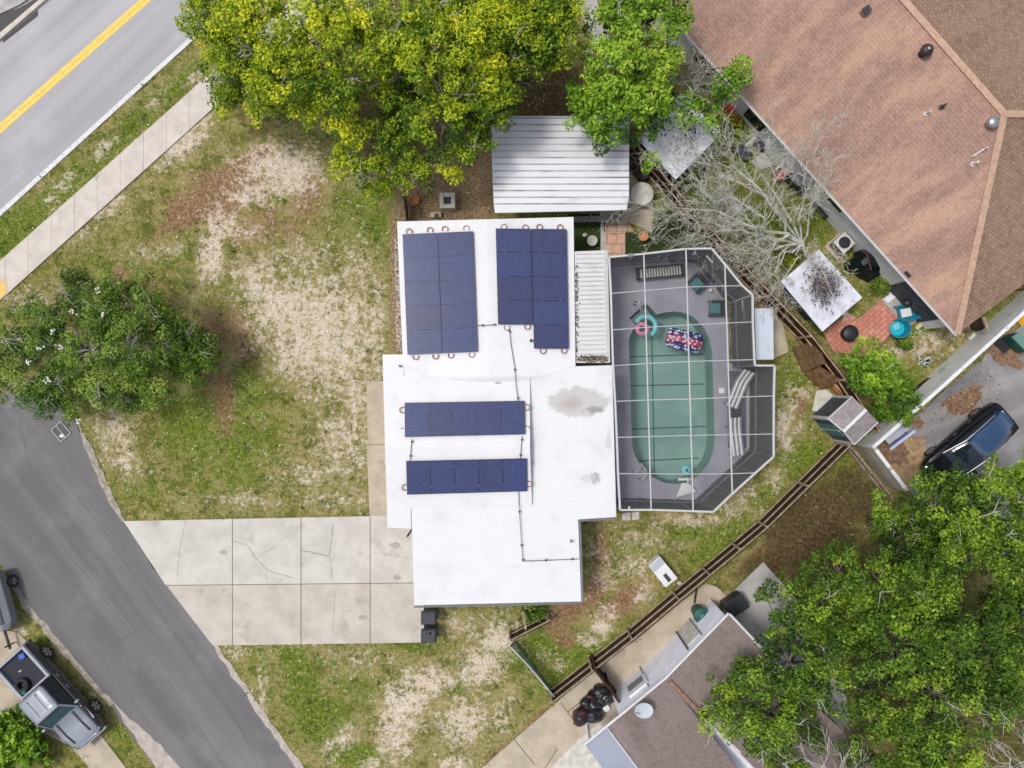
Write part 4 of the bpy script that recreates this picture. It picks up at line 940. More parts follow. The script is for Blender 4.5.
def rb_(pts):
    hz = abs(pts[0][1] - pts[-1][1]) < 40; m = MB(); P_ = [W(x, y, ZC + (.0 if hz else .03)) for x, y in pts]
    for i in range(len(P_) - 1): m.beam(P_[i], P_[i + 1], .034 if hz else .048, .07 if hz else .1)
    m.build('roof_beam', M['beam_grey'] if hz else M['frame_white'], cg)
for q in ([(643.7, 255), (647, 370), (651, 509.5)], [(685.8, 249.5), (689, 370), (693, 510.8)], [(724.7, 265), (728, 370), (732.2, 493)], [(611, 293.5), (646, 290.5), (687, 287), (726, 286), (741.5, 285.8)], [(612, 330), (647, 327.3), (688, 325), (727, 323), (752, 322)],
          [(613, 365.8), (647, 363.5), (689, 361.5), (728, 360.3), (754, 359.6)], [(615, 401.3), (648, 400), (690, 399), (729, 397.3), (773, 396)], [(616.7, 437.3), (650, 436.5), (692, 435.3), (730, 434.6), (773, 434)], [(618, 473.6), (650, 473.6), (693, 474), (732, 473.6), (755, 472.8)]): rb_(q)
for i in (0, 1, 2, 3, 4, 5, 6, 7, 8, 9, 10, 11, 12, 13, 14, 15, 16, 17, 18, 19):
    p = poly[i]; MB().box((p.x * .998, p.y * .998, ZC / 2), (.06, .06, ZC - .1)).build('post', M['frame_white'] if i in (6, 0) else M['grey'], cg)
cr = MB()
for i in range(19): cr.beam((poly[i].x * .9985, poly[i].y * .9985, .95), (poly[i + 1].x * .9985, poly[i + 1].y * .9985, .95), .05, .05)
cr.build('chair_rail', M['grey'], cg)
tri = [[Vector((poly[k].x, poly[k].y, ZC)) for k in t] for t in tessellate_polygon([poly])]
s_ = MB()
for t in tri: s_.add(t, [(0, 1, 2) if (t[1] - t[0]).cross(t[2] - t[0]).z > 0 else (2, 1, 0)])
s_.build('roof_screen', M['screen'], cg)
s_ = MB()
for i in range(19):
    a, b = poly[i], poly[i + 1]; s_.add([(a.x, a.y, .05), (b.x, b.y, .05), (b.x, b.y, ZC - .07), (a.x, a.y, ZC - .07)], [(0, 1, 2, 3)])
s_.build('wall_screen', M['screen_wall'], cg)
# pale kick strips and door glimpsed in the walls
dd = MB(); a = W(743.5, 300, 2.0); b = W(745.2, 323, 2.0); dd.beam((a.x, a.y, 1.9), (b.x, b.y, 1.9), .1, .06); dd.beam(W(706, 255.5, 2.3), W(713, 263, 2.3), .07, .05)
dd.build('brace', M['frame_white'], cg)
lm = MB(); lm.box(W(630, 256, 3.3) + Vector((0, 0, .1)), (.22, .16, .3)); lm.tube([W(630, 256, 3.4), W(630.2, 258.5, 3.1)], .04, 6, 1)
tag(lm.build('flood_light', [M['grey'], M['white']], bevel=.02), 'small grey flood light on the top left edge of the pool cage', 'light')
lm = MB(); lm.box(W(625, 509, 3.2), (.4, .16, .2)); lm.box(W(632, 509.4, 3.2), (.2, .18, .22)); lm.tube([W(629, 508.5, 3.3), W(629.3, 506.5, 3.35)], .05, 6, 1)
tag(lm.build('flood_light', [M['charcoal'], M['white']], bevel=.02), 'double flood light on the bottom left edge of the pool cage', 'light')
# ------------------------------------------------------------------ fences
def fence(label, line, h, post_step, side, m_board, m_rail, rails=(.1, .55, 1.0), group=None, name='wooden_fence', board_h=1.0):
    """line: pixels of the top edge at height h; side=+1 when rails sit on the left of the line direction"""
    P_ = [W(x, y, h) for x, y in line]; P_ = [Vector((p.x, p.y, 0)) for p in P_]
    root = empty(name, P_[0], label, 'fence', group)
    bd = MB(); r = random.Random(len(line) + int(line[0][0])); rl = [MB() for _ in rails]; posts = []
    for i in range(len(P_) - 1):
        a, b = P_[i], P_[i + 1]; d = b - a; L = d.length; d.normalize(); nrm = Vector((-d.y, d.x, 0)) * side; n = max(1, int(L / .145))
        for k in range(n):
            c = a + d * (k + .5) * L / n - nrm * (.03 + r.uniform(0, .012)); hh = h * board_h - r.uniform(0, .03)
            bd.box((c.x, c.y, hh / 2 + .02), (L / n - .012, .02, hh - .04), math.atan2(d.y, d.x))
        for q, m in zip(rails, rl): m.beam(a + nrm * .03 + Vector((0, 0, h * q - .03)), b + nrm * .03 + Vector((0, 0, h * q - .03)), .05, .08)
        n = max(1, round(L / post_step))
        for k in range(n + (i == len(P_) - 2)): posts.append((a + d * L * k / n + nrm * .075, math.atan2(d.y, d.x)))
    bd.build('boards', m_board, root)
    for m in rl: m.build('rail', m_rail, root)
    for p, t in posts: MB().box((p.x, p.y, h / 2 + .02), (.09, .09, h + .06), t).build('post', m_rail, root)
    return root
fence('long brown board fence running diagonally past the pool cage and the leafless tree', [(628, 132), (655, 164), (732, 252), (812, 335), (846, 379), (880, 430)], 1.85, 2.4, -1, M['wood_dark'], M['wood_light'])
fence('dark board fence with grey rails along the beige concrete alley', [(850.5, 446.5), (768, 528), (741, 550.5), (680, 601), (633, 640.5), (553, 703)], 1.55, 2.3, -1, M['wood_dark'], M['wood_grey'])
fence('short brown board fence at the back corner of the garage', [(510.5, 641), (549, 621.5)], 1.4, 1.8, 1, M['wood_dark'], M['wood_grey'], rails=(.4, 1.0))
g = fence('brown board gate standing open beside the black bin bags', [(594, 669), (622.5, 706.5)], 1.7, 1.4, 1, M['wood'], M['wood_dark'], rails=(.3, 1.0), name='wooden_gate'); g['category'] = 'gate'
fence('low weathered timber edging along the inside of the white boundary wall', [(1060, 262), (985, 332), (925, 384), (868, 434)], .4, 3.0, 1, M['wood'], M['wood_grey'], rails=(.95,))
fence('low board fence beside the parking lot corner below the small shed', [(852, 447), (892, 496)], 1.2, 2, -1, M['wood_grey'], M['wood_grey'], rails=(.5, 1.0))
fence('short brown fence in front of the gravel bed left of the carport', [(403, 196), (405.5, 219)], 1.0, 1.2, -1, M['wood'], M['wood_grey'], rails=(.5, 1.0))
# back-corner post with plank
pl = MB(); pl.beam(W(523, 611, 1.3), W(525.7, 629, 1.3), .09, .09); pl.box(W(525.7, 629, .65), (.1, .1, 1.3)); pl.box(W(523, 611, .65), (.1, .1, 1.3))
tag(pl.build('fence_rail', M['wood_grey']), 'single grey rail between garage wall and the short fence', 'rail')
# green mesh fence
nf = empty('mesh_fence', W(515, 643, 0), 'leaning green mesh fence with a pale top rail by the short board fence', 'fence')
a0, b0 = W(515, 641, 0), W(557, 697, 0); a1, b1 = W(510.5, 647, 1.5), W(548.5, 690, 1.4)
MB().add([a0, b0, b1, a1], [(0, 1, 2, 3)]).build('mesh', M['mesh_green'], nf)
MB().tube([a1, a1.lerp(b1, .5) + Vector((.02, .03, -.05)), b1, W(556, 699, .9)], .035, 6).build('top_rail', M['frame_white'], nf)
gb = MB()
for k in range(12):
    t = k / 11; gb.tube([a0.lerp(b0, t), a1.lerp(b1, t)], .018, 5)
gb.tube([a0 + Vector((0, 0, .04)), b0 + Vector((0, 0, .04))], .03, 5); gb.build('bars', M['green_plastic'], nf)
for t in (0, .5, 1): MB().tube([a0.lerp(b0, t) - Vector((.03, .03, .05)), a1.lerp(b1, t) - Vector((.03, .03, 0))], .04, 6).build('post', M['green_plastic'], nf)
# white boundary wall
def boundary(label, line, h, m):
    P_ = [W(x, y, h) for x, y in line]; r = empty('boundary_wall', (P_[0].x, P_[0].y, 0), label, 'wall')
    w = MB(); cp_ = MB()
    for i in range(len(P_) - 1):
        a, b = P_[i], P_[i + 1]; w.beam((a.x, a.y, h / 2 - .02), (b.x, b.y, h / 2 - .02), .12, h - .06); cp_.beam((a.x, a.y, h - .02), (b.x, b.y, h - .02), .17, .08)
    w.build('panel', m, r); cp_.build('coping', M['white'], r)
    a, b = P_[0], P_[-1]; n = max(2, int((b - a).length / 2.4))
    for k in range(n + 1):
        p = a.lerp(b, k / n); MB().box((p.x, p.y, h / 2 + .01), (.17, .17, h + .03), math.atan2((b - a).y, (b - a).x)).build('pilaster', m, r)
M['wall_grey'] = mat('rendered_wall', A(214, 215, 212, 1), A(200, 201, 198, 1), 1.5, c3=A(186, 186, 182), s3=1)
M['wall_beige'] = mat('beige_wall', A(196, 188, 174), A(180, 172, 158), 1.5)
boundary('pale grey boundary wall with bright white coping between gravel lot and big house', [(1140, 211), (1024, 312.5), (943.5, 385.5), (874, 446.5)], 2.0, M['wall_grey'])
boundary('short beige boundary wall running down from the corner of the gravel lot', [(875, 448.5), (906, 489)], 1.9, M['wall_beige'])

# ------------------------------------------------------------------ sheds
def shed(label, roof_px, z, m_roof, m_wall, wall_h, pitch=0.0, inset=.12):
    P_ = [W(x, y, z) for x, y in roof_px]; ctr = sum(P_, Vector()) / 4
    r = empty('shed', (ctr.x, ctr.y, 0), label, 'shed')
    MB().shell([P_], .08).build('roof', m_roof, r)
    MB().prism([p + (ctr - p) * inset for p in P_], 0, wall_h).build('wall', m_wall, r)
    return r, P_
s, q = shed('white roofed shed littered with leaves under the bright green tree', [(637, 138), (676, 179.5), (720.5, 134), (683, 92)], 2.15, M['shed_white'], M['slate'], 2.0, inset=.16)
c = sum(q, Vector()) / 4; dr_ = MB().box((q[0].lerp(q[1], .5) + (c - q[0].lerp(q[1], .5)) * .165) * 1 - Vector((0, 0, 1.1)), (.9, .05, 1.8), math.atan2((q[1] - q[0]).y, (q[1] - q[0]).x)).build('door', M['grey'], s)
s, q = shed('white roofed shed with a big brown stain under the leafless tree', [(781, 281.5), (819, 249.5), (862.3, 297.5), (822.5, 331.5)], 1.95, M['shed_stained'], M['slate'], 1.8, inset=.34)
MB().box((q[3].lerp(q[0], .5) + (sum(q, Vector()) / 4 - q[3].lerp(q[0], .5)) * .345) - Vector((0, 0, 1.05)), (.9, .05, 1.6), math.atan2((q[0] - q[3]).y, (q[0] - q[3]).x)).build('door', M['grey'], s)
# lean-to sheet beside the cage
ln = empty('lean_to', W(763, 335, 0), 'pale blue corrugated lean-to roof beside the pool cage', 'lean-to')
MB().shell([Z3([(754.5, 308.5, 2.0), (773.3, 308.2, 1.85), (773.6, 359.5, 1.85), (756.2, 359.8, 2.0)])], .04).build('roof', M['shed_metal'], ln)
rb = MB()
for k in range(7): x = 756 + k * 2.8; zz = 2.02 - .15 * (k * 2.8 + 1.5) / 19; rb.beam(W(x - .4, 309, zz), W(x + .4, 359.3, zz), .04, .03)
rb.build('rib', M['shed_metal'], ln)
for (x, y) in ((771.5, 310), (771.8, 357.5), (757.5, 310), (758.5, 357.5)):
    w = W(x, y, 1.9); MB().box((w.x, w.y, .92), (.07, .07, 1.8)).build('post', M['metal'], ln)
# playhouse shed
ps_ = [W(x, y, 2.1) for x, y in ((828, 418.5), (852, 396.5), (878, 422), (854, 444.5))]
sh = empty('garden_shed', (sum(ps_, Vector()) / 4).xy.to_3d(), 'small slate grey garden shed with pale ridged shingle roof and white trim', 'shed')
r0 = W(843.3, 431.3, 2.42); r1 = W(866, 409.5, 2.42)
M['shed_shingle'] = mat('grey_shed_shingle', A(170, 158, 158), A(146, 138, 142), 5, c3=A(126, 124, 132), s3=6, bsc=30, fine=.3)
MB().shell([[ps_[0], ps_[1], r1, r0], [r0, r1, ps_[2], ps_[3]]], .06).build('roof', M['shed_shingle'], sh)
MB().beam(r0 + Vector((0, 0, .02)), r1 + Vector((0, 0, .02)), .14, .05).build('ridge_cap', M['white'], sh)
e = MB()
for a, b in ((ps_[0], r0), (r0, ps_[3]), (ps_[3], ps_[2]), (ps_[0], ps_[1])): e.beam(a, b, .06, .09)
e.build('fascia', M['frame_white'], sh)
c = sum(ps_, Vector()) / 4; wp = [p + (c - p) * .05 for p in ps_]
MB().prism(wp, 0, 1.97).build('wall', M['slate'], sh)
MB().add([(wp[0].x, wp[0].y, 1.96), (wp[3].x, wp[3].y, 1.96), (r0.x * .998 + .004, r0.y, 2.34)], [(0, 1, 2)]).build('gable', M['slate'], sh)
tm = MB()
for p in (wp[0], wp[3], wp[1]): tm.box((p.x, p.y, 1.0), (.12, .12, 1.94), math.radians(42))
m_ = wp[0].lerp(wp[3], .5); tm.box((m_.x - .02, m_.y + .0, 1.0), (.06, .06, 1.9), math.radians(42))
tm.build('trim', M['frame_white'], sh)
m_ = wp[0].lerp(wp[3], .5); dv_ = (wp[3] - wp[0]).normalized(); nn = Vector((-dv_.y, dv_.x, 0)); nn = nn if nn.dot(c - m_) < 0 else -nn
do = MB().box((m_.x + nn.x * .02, m_.y + nn.y * .02, .95), (.75, .04, 1.8), math.atan2(dv_.y, dv_.x)).build('door', M['teal'], sh)
# leaning plywood sheets
def leaning(name, label, px, m, group='brown wooden sheets leaning by the board fence'):
    o = MB().shell([Z3(px)], .04); o.e = Vector((.8, .6, 0)); return tag(o.build(name, m), label, 'wooden sheet', group)
leaning('plywood_sheet', 'darker brown wooden sheet leaning on the fence above the other one', [(792, 347, .15), (816, 341, 1.3), (826, 363, 1.3), (803, 372, .15)], M['plank'])
leaning('plywood_sheet', 'lighter brown wooden sheet leaning on the fence above the grey garden shed', [(804, 374, .12), (820, 366.5, 1.2), (842.5, 380, 1.2), (822, 390, .12)], M['ply'])
for k in range(3):
    a, b = W(832 + 2.4 * k, 386.5 - 2.2 * k, .3 + .1 * k), W(843 + 2 * k, 396.5 - 2.5 * k, .3 + .1 * k)
    tag(MB().beam(a, b, .13, .05).build('timber_board', M['wood_orange'] if k != 1 else M['wood_light']), ['lowest orange board of the small stack beside the grey garden shed', 'pale board in the middle of the small stack beside the grey garden shed', 'top orange board of the small stack nearest the fence'][k], 'board', 'loose boards beside the garden shed')
fg = MB(); fg.blob(W(842.5, 443, .12), (.22, .2, .18), 4, 10, 7, .25); tag(fg.build('clay_pot', M['terracotta'], smooth=True), 'broken clay pot at the foot of the grey garden shed', 'pot')

# ------------------------------------------------------------------ big house on the right
bh = empty('house', W(900, 150, 0), 'big house with a hipped tan shingle roof in the upper right', 'house')
ze, zr = 2.5, 5.0
E0 = W(560, -106.5, ze); E1 = W(957, 334.5, ze); E2 = W(1200, 150, ze); RA = W(1004, 114, zr); RB = W(790, -129, zr)
R2 = RA; RE = W(1180, 182 - 60, ze); NEa = W(1010, -330, ze)
k_ = (RA - E1)
EE = W(1245, 117, ze)
def roof_face(pts, m, name='roof'):
    return MB().shell([pts], .1).build(name, m, bh)
roof_face([E0, E1, RA, RB], M['shingle_tan']); roof_face([E1, EE, RA], M['shingle_tan_dark']); roof_face([EE, W(850, -322, ze), RB, RA], M['shingle_tan_dark']); roof_face([W(850, -322, ze), E0, RB], M['shingle_tan'])
for a, b in ((E1, RA), (RA, RB), (RA, EE)): MB().beam(a + Vector((0, 0, .02)), b + Vector((0, 0, .02)), .30, .045).build('ridge_cap', M['ridge_tan'], bh)
cn = (E0 + EE) / 2; wpts = []
dE = (E1 - E0).normalized(); nE = Vector((-dE.y, dE.x, 0)); nE = nE if nE.dot(RA - E1) > 0 else -nE
dF = (EE - E1).normalized(); nF = Vector((-dF.y, dF.x, 0)); nF = nF if nF.dot(RA - E1) > 0 else -nF
oh = .22
c0 = E1 + nE * oh + nF * .35; c1 = E0 + nE * oh + dE * .5; c2 = EE - dF * .5 + nF * .35; c3 = W(850, -322, ze) - (W(850, -322, ze) - cn) * .06
MB().prism([c1, c0, c2, c3], 0, 2.44).build('wall', M['lightsiding'], bh)
MB().tube([E0 - nE * .06, E1 - nE * .06 + Vector((0, 0, -.02))], .06, 6).build('gutter', M['frame_white'], bh)
def on_wall(px, py, z, w, h, m, name, parent=bh, org=None, d=None, nrm=None, th=.06):
    org = org or c0; d = d or dE; nrm = nrm or nE
    p = W(px, py, z); t = (p - org).dot(d); q = org + d * t
    rot = Matrix((d, -nrm, Vector((0, 0, 1)))).transposed()
    return MB().box(Vector((q.x, q.y, z)) - nrm * (th / 2 - .01), (w, th, h), rot=rot).build(name, m, parent)
on_wall(755, 120, 1.5, 1.2, 1.1, M['glass'], 'window'); on_wall(705, 62, 1.5, 1.2, 1.1, M['glass'], 'window')
on_wall(914, 302, 1.1, 2.4, 2.1, M['slate'], 'sliding_door'); on_wall(828, 212, 2.0, .9, .9, M['glass'], 'window')
def roof_z(px, py):   # point on the large tan slope below a pixel
    n = (E1 - E0).cross(RA - E0); o = Vector((0, 0, H)); d = W(px, py, 0) - o
    return o + d * ((E0 - o).dot(n) / d.dot(n))
def vent(px, py, kind, label):
    p = roof_z(px, py); mb = MB()
    if kind == 'turbine':
        mb.lathe([(.16, -.1), (.16, .22), (.24, .26), (.27, .38), (.22, .5), (.08, .56)], p, 16); mb.lathe([(.10, .56), (.02, .585)], p, 12, 1); o = mb.build('roof_vent', [plain('turbine_brown', A(54, 40, 36), .5), M['metal']], smooth=True)
    elif kind == 'dome':
        mb.lathe([(.15, -.1), (.15, .25), (.24, .28), (.26, .36), (.18, .47), (.03, .5)], p, 16); o = mb.build('roof_vent', M['metal'], smooth=True)
    elif kind == 'box':
        mb.box(p + Vector((0, 0, .1)), (.3, .25, .3), .6); mb.box(p + Vector((0, 0, .27)), (.34, .29, .04), .6, 1); o = mb.build('roof_vent', [M['ridge_brown'], M['charcoal']])
    else:
        mb.lathe([(.12, .0), (.12, .04), (.05, .06), (.05, .4), (.04, .4)], p, 10); o = mb.build('vent_pipe', M['offwhite' if kind == 'white' else 'charcoal'])
    tag(o, label, 'roof vent')
vent(922, 54, 'turbine', 'dark round turbine vent just below the ridge of the tan roof'); vent(988, 125, 'dome', 'shiny metal dome vent beside the hip ridge of the tan roof'); vent(864, 12.5, 'box', 'small brown box vent at the top edge of the tan roof')
vent(941, 107.5, 'dark', 'short dark pipe in the middle of the tan roof'); vent(925.5, 114, 'white', 'short pale pipe left of the dark pipe on the tan roof'); vent(972.5, 164.5, 'white', 'short pale pipe below the slanting conduit on the tan roof')
a, b = roof_z(972, 157) + Vector((0, 0, .05)), roof_z(983, 149.5) + Vector((0, 0, .12)); tag(MB().tube([a, b, b + Vector((0, 0, .2))], .04, 8).build('vent_pipe', M['frame_white']), 'thin white slanting pipe lying on the tan roof near its hip', 'pipe')
tag(MB().box(roof_z(907, 274.5) + Vector((0, 0, .04)), (.32, .12, .1), -.8).build('roof_vent', M['dark']), 'tiny dark flat vent near the lower eave of the tan roof', 'roof vent')
# dish on its pole
def dish(p, rad, tilt, az, label, mast):
    r = empty('satellite_dish', p, label, 'satellite dish'); R = Matrix.Rotation(az, 3, 'Z') @ Matrix.Rotation(tilt, 3, 'Y'); c = Vector(p) + Vector((0, 0, mast))
    mb = MB(); vs = []; fs = []; n = 28
    for i in range(6):
        q = i / 5 * rad
        for j in range(n): t = 2 * math.pi * j / n; vs.append(c + R @ Vector((q * math.cos(t) * 1.05, q * math.sin(t) * .9, .25 * q * q / rad)))
    for i in range(5):
        for j in range(n): fs.append((i * n + j, i * n + (j + 1) % n, (i + 1) * n + (j + 1) % n, (i + 1) * n + j))
    mb.add(vs, fs); mb.add([v - R @ Vector((0, 0, .02)) for v in vs], [f[::-1] for f in fs]); mb.build('reflector', M['grey_dish'], r, smooth=True)
    MB().tube([p, c - R @ Vector((0, 0, .05))], .035, 8).build('mast', M['charcoal'], r)
    MB().tube([c + R @ Vector((rad * .95, 0, .2 * rad)), c + R @ Vector((rad * .45, 0, rad * .85))], .02, 6).build('arm', M['grey'], r)
M['grey_dish'] = plain('dish_grey', A(196, 202, 208), .6)
pd = W(1003, 293, 0); dish(pd, .42, math.radians(55), math.radians(-20), 'white satellite dish on a pole at the right corner of the big house', 2.4)
# side gate between house corner and wall
gt = empty('side_gate', W(985, 328, 0), 'weathered wooden side gate ajar between the house corner and the boundary wall', 'gate')
MB().shell([Z3([(969, 330, .1), (986, 331, .1), (983, 317, 1.6), (967, 323, 1.6)])], .04).build('panel', M['wood_dark'], gt)
for a, b in (((983, 317, 1.75), (988, 330.5, 1.75)), ((968, 326, 1.6), (969.5, 331, .4))): MB().beam(W(*a), W(*b), .11, .11).build('post', M['wood_grey'], gt)
tag(MB().box(W(972, 337, .12), (.4, .25, .2), .7).build('stone_block', M['offwhite'], bevel=.04), 'white block beside the timber edging under the house corner', 'block')

# ------------------------------------------------------------------ brown house at the bottom
bo = empty('house', W(680, 700, 0), 'neighbouring house with brown shingle roof and pale lavender wall at the bottom', 'house')
z0 = 3.05
G0 = W(729.5, 614, z0); G1 = W(667, 679, z0); G2 = W(585, 745.5, z0); S0 = W(772, 662.5, z0); T0 = W(745, 735, 3.6); 
d1 = (G1 - G0).normalized(); n1 = Vector((-d1.y, d1.x, 0)); n1 = n1 if n1.dot(S0 - G0) > 0 else -n1
d2 = (G2 - G1).normalized(); n2 = Vector((-d2.y, d2.x, 0)); n2 = n2 if n2.dot(S0 - G0) > 0 else -n2
up = lambda p, n, d, s=.22: p + n * d + Vector((0, 0, d * s))
A0 = G0; A1 = G1; A2 = up(G1, n1, 5.2); A3 = up(G0 + (S0 - G0).dot(d1) * d1 * 1.0, n1, 5.2)
MB().shell([[A0, A1, A2, A3]], .1).build('roof', M['shingle_brown'], bo)
MB().shell([[A3, A2, A2 + n1 * 5 - Vector((0, 0, 1.1)), A3 + n1 * 5 - Vector((0, 0, 1.1))]], .1).build('roof', M['shingle_brown'], bo)
dz = Vector((0, 0, -.12)); tF = .735; F0 = G1.lerp(G2, tF); 
B1 = G1 + dz - d2 * .0; MB().shell([[B1, F0 + dz, up(F0, n2, 5.2, .2) + dz, up(G1, n2, 5.2, .2) + dz]], .1).build('roof', M['shingle_brown'], bo)
MB().shell([[F0 + dz, G2 + dz, up(G2, n2, 5.2, .2) + dz, up(F0, n2, 5.2, .2) + dz]], .1).build('roof', M['blue_metal'], bo)
MB().beam(F0 + dz + Vector((0, 0, .03)), up(F0, n2, 5.2, .2) + dz + Vector((0, 0, .03)), .05, .06).build('flashing', M['frame_white'], bo)
MB().beam(up(G1, n1, .1) + Vector((0, 0, .05)), up(G1, n1, 2.2) + Vector((0, 0, .05)), .2, .16).build('ridge_cap', M['ridge_brown'], bo)
MB().beam(up(G1, n1, 3.4) + Vector((0, 0, .0)), up(G1, n1, 6.4, .18) + Vector((0, 0, .0)), .14, .14).build('gutter', M['frame_white'], bo)
MB().tube([G0 - n1 * .05, G1 - n1 * .05 - n2 * .02, G2 - n2 * .05], .065, 8).build('gutter', M['frame_white'], bo)
MB().beam(G0 + Vector((0, 0, .0)), A3 + Vector((0, 0, .0)), .10, .12).build('fascia', M['frame_white'], bo)
w0 = G0 + n1 * .08 + d1 * .2; w1 = G1 + n1 * .08; w2 = G2 - d2 * 2.0 + n2 * .08; w3 = w2 + n2 * 6; w4 = w0 + n1 * 7
MB().prism([w0, w1, w2, w3, w4], 0, 2.9).build('wall', M['lavender'], bo)
def bw(px, py, z, w, h, m, name, seg=1, th=.06):
    d, n_, o_ = (d1, n1, w0) if seg == 1 else (d2, n2, w1)
    return on_wall(px, py, z, w, h, m, name, bo, o_, d, n_, th)
bw(703, 634, 1.2, .05, 2.35, M['grey'], 'downspout', 1, .08); bw(690, 648, 1.2, .07, 2.35, M['charcoal'], 'downspout', 1, .10); bw(655, 690, 1.2, .04, 2.35, M['grey'], 'downspout', 2, .08)
f = bw(644, 694, 1.5, 1.15, 1.0, M['white'], 'window', 2, .10); bw(645, 696, 1.4, .85, .55, M['grey'], 'blind', 2, .14).parent = f
bpy.data.objects[-1] if False else None
bw(697, 641, 1.05, .95, 2.0, M['offwhite'], 'door', 1, .05)
dish(roof_p := (up(G1.lerp(G2, .34), n2, .25, .2) + dz), .40, math.radians(12), math.radians(200), 'large pale oval satellite dish on the eave of the brown roof', .45)
cp_ = MB(); cp_.tube([W(586, 724, .3), W(589, 748, .3)], .07, 8); cp_.tube([W(586, 724, .3), W(589, 720, .3)], .07, 8)
tag(cp_.build('drain_pipe', M['frame_white']), 'white plastic pipe lying on concrete below the bin bags', 'pipe')

# ------------------------------------------------------------------ small things around the yards
def lidbin(p, rz, label, m, group):
    r = empty('wheelie_bin', p, label, 'bin', group); keep = r.location.copy(); r.location = (0, 0, 0); WL[r] = Vector((0, 0, 0))
    MB().loft([[Vector((sx * (.24 + .05 * t), sy * (.28 + .05 * t), .06 + .9 * t)) for sx, sy in ((-1, -1), (1, -1), (1, 1), (-1, 1))] for t in (0, .5, 1)]).build('body', m, r, bevel=.03)
    MB().loft([[Vector((sx * q, sy * (q + .04), z)) for sx, sy in ((-1, -1), (1, -1), (1, 1), (-1, 1))] for q, z in ((.32, .97), (.32, 1.01), (.24, 1.07))]).build('lid', m, r, bevel=.02)
    MB().tube([(-.3, -.37, .95), (.3, -.37, .95)], .025, 6).build('handle', m, r)
    for s in (-1, 1): MB().lathe([(.1, -.03), (.12, -.02), (.12, .02), (.1, .03)], (s * .28, -.25, .12), 14, axis='Y', rz=math.pi / 2).build('wheel', M['black'], r)
    r.location = keep; r.rotation_euler = (0, 0, rz); return r
lidbin(W(431, 611.5, 0), math.radians(90), 'dark grey wheelie bin nearest the garage wall', M['charcoal'], 'wheelie bins at the driveway corner')
lidbin(W(431, 629, 0), math.radians(90), 'dark grey wheelie bin farther from the garage, with a pale mark on the lid', M['charcoal'], 'wheelie bins at the driveway corner')
tag(MB().box(W(430.3, 633.5, 1.06), (.1, .12, .02)).build('sticker', M['white']), 'white sticker on the lid of the outer wheelie bin', 'sticker')
# round green bin
gb_ = empty('round_bin', W(696.5, 609.5, 0), 'round green plastic bin against the lavender wall', 'bin'); p = W(696.5, 609.5, 0)
MB().lathe([(.3, .02), (.36, .85), (.39, .88), (.39, .93), (.34, .93)], p, 22).build('body', M['green_plastic'], gb_, smooth=False); MB().lathe([(.4, .93), (.36, .99), (.12, 1.04), (.02, 1.05)], p, 22).build('lid', M['green_plastic'], gb_); MB().box(p + Vector((0, 0, 1.07)), (.22, .18, .03), .6).build('handle', M['teal'], gb_)
# black upright box
bb = W(731.5, 601, 0); rzb = math.radians(33); b_ = empty('storage_box', bb, 'black rectangular storage box beside the pale patio', 'storage box')
MB().box(bb + Vector((0, 0, .4)), (1.0, .72, .78), rzb).build('body', M['dark'], b_, bevel=.03); MB().box(bb + Vector((0, 0, .82)), (1.06, .78, .06), rzb).build('lid', M['dark'], b_, bevel=.02)
# hose or board on the alley
tag(MB().beam(W(696.5, 589, .25), W(694.5, 603, .05), .08, .05).build('timber_board', M['wood_dark']), 'dark board lying from fence to green bin across the alley', 'board')
# bin bags
for i, (x, y, r, m) in enumerate([(581.5, 716, .48, 'bag_maroon'), (593.5, 715, .47, 'bag'), (587, 703.5, .36, 'bag'), (592, 696.5, .32, 'bag_maroon'), (594, 704.5, .38, 'bag'), (601, 692, .42, 'bag'), (607.5, 696.5, .42, 'bag'), (602, 700, .32, 'bag')]):
    mb = MB(); mb.blob(W(x, y, r * .75), (r, r * .92, r * .8), 20 + i, 16, 10, .16); p = W(x, y, r * 1.5); mb.lathe([(.05, -.05), (.04, .03), (.09, .1), (.02, .11)], p, 8)
    tag(mb.build('bin_bag', M[m], smooth=True), ['maroon tinged bin bag at the lower left end of the pile', 'black bin bag at the bottom right of the pile', 'black bin bag on the left in the middle of the pile', 'maroon tinged bin bag on the upper left of the pile', 'black bin bag in the centre of the pile', 'black bin bag at the top of the pile', 'black bin bag nearest the open gate', 'small black bin bag under the top of the pile'][i], 'bin bag', 'bin bags piled on the concrete')
tag(MB().lathe([(.13, 0), (.16, .3), (.17, .32), (.02, .33)], W(605.5, 705.5, 0), 16).build('bucket', M['white']), 'small white lidded bucket beside the bin bags', 'bucket')
# white appliance on the lawn
ap = empty('appliance', W(662.5, 570, 0), 'white metal appliance lying on the lawn by the dark board fence', 'appliance'); q = [(648.8, 566.5), (660, 556.5), (678, 578.5), (665.8, 588)]
P_ = [W(x, y, .62) for x, y in q]; MB().prism([p * .999 for p in P_], 0.02, .62).build('body', M['white'], ap, bevel=.02)
i3 = lambda u, v, z: Vector((*(lerp2([P_[0], P_[1], P_[2], P_[3]], u, v)).xy, z))
MB().add([i3(.03, .02, .624), i3(.97, .02, .624), i3(.97, .3, .624), i3(.03, .3, .624)], [(3, 2, 1, 0)]).build('control_panel', plain('pale_grey_panel', A(196, 200, 212), .4), ap)
MB().prism([i3(.36, .58, 0), i3(.62, .58, 0), i3(.62, .9, 0), i3(.36, .9, 0)], .62, .632).build('grille', M['charcoal'], ap)
tag(MB().blob(W(679.5, 583, .06), (.12, .1, .1), 3).build('stone', M['offwhite']), 'pale stone beside the white appliance', 'stone')
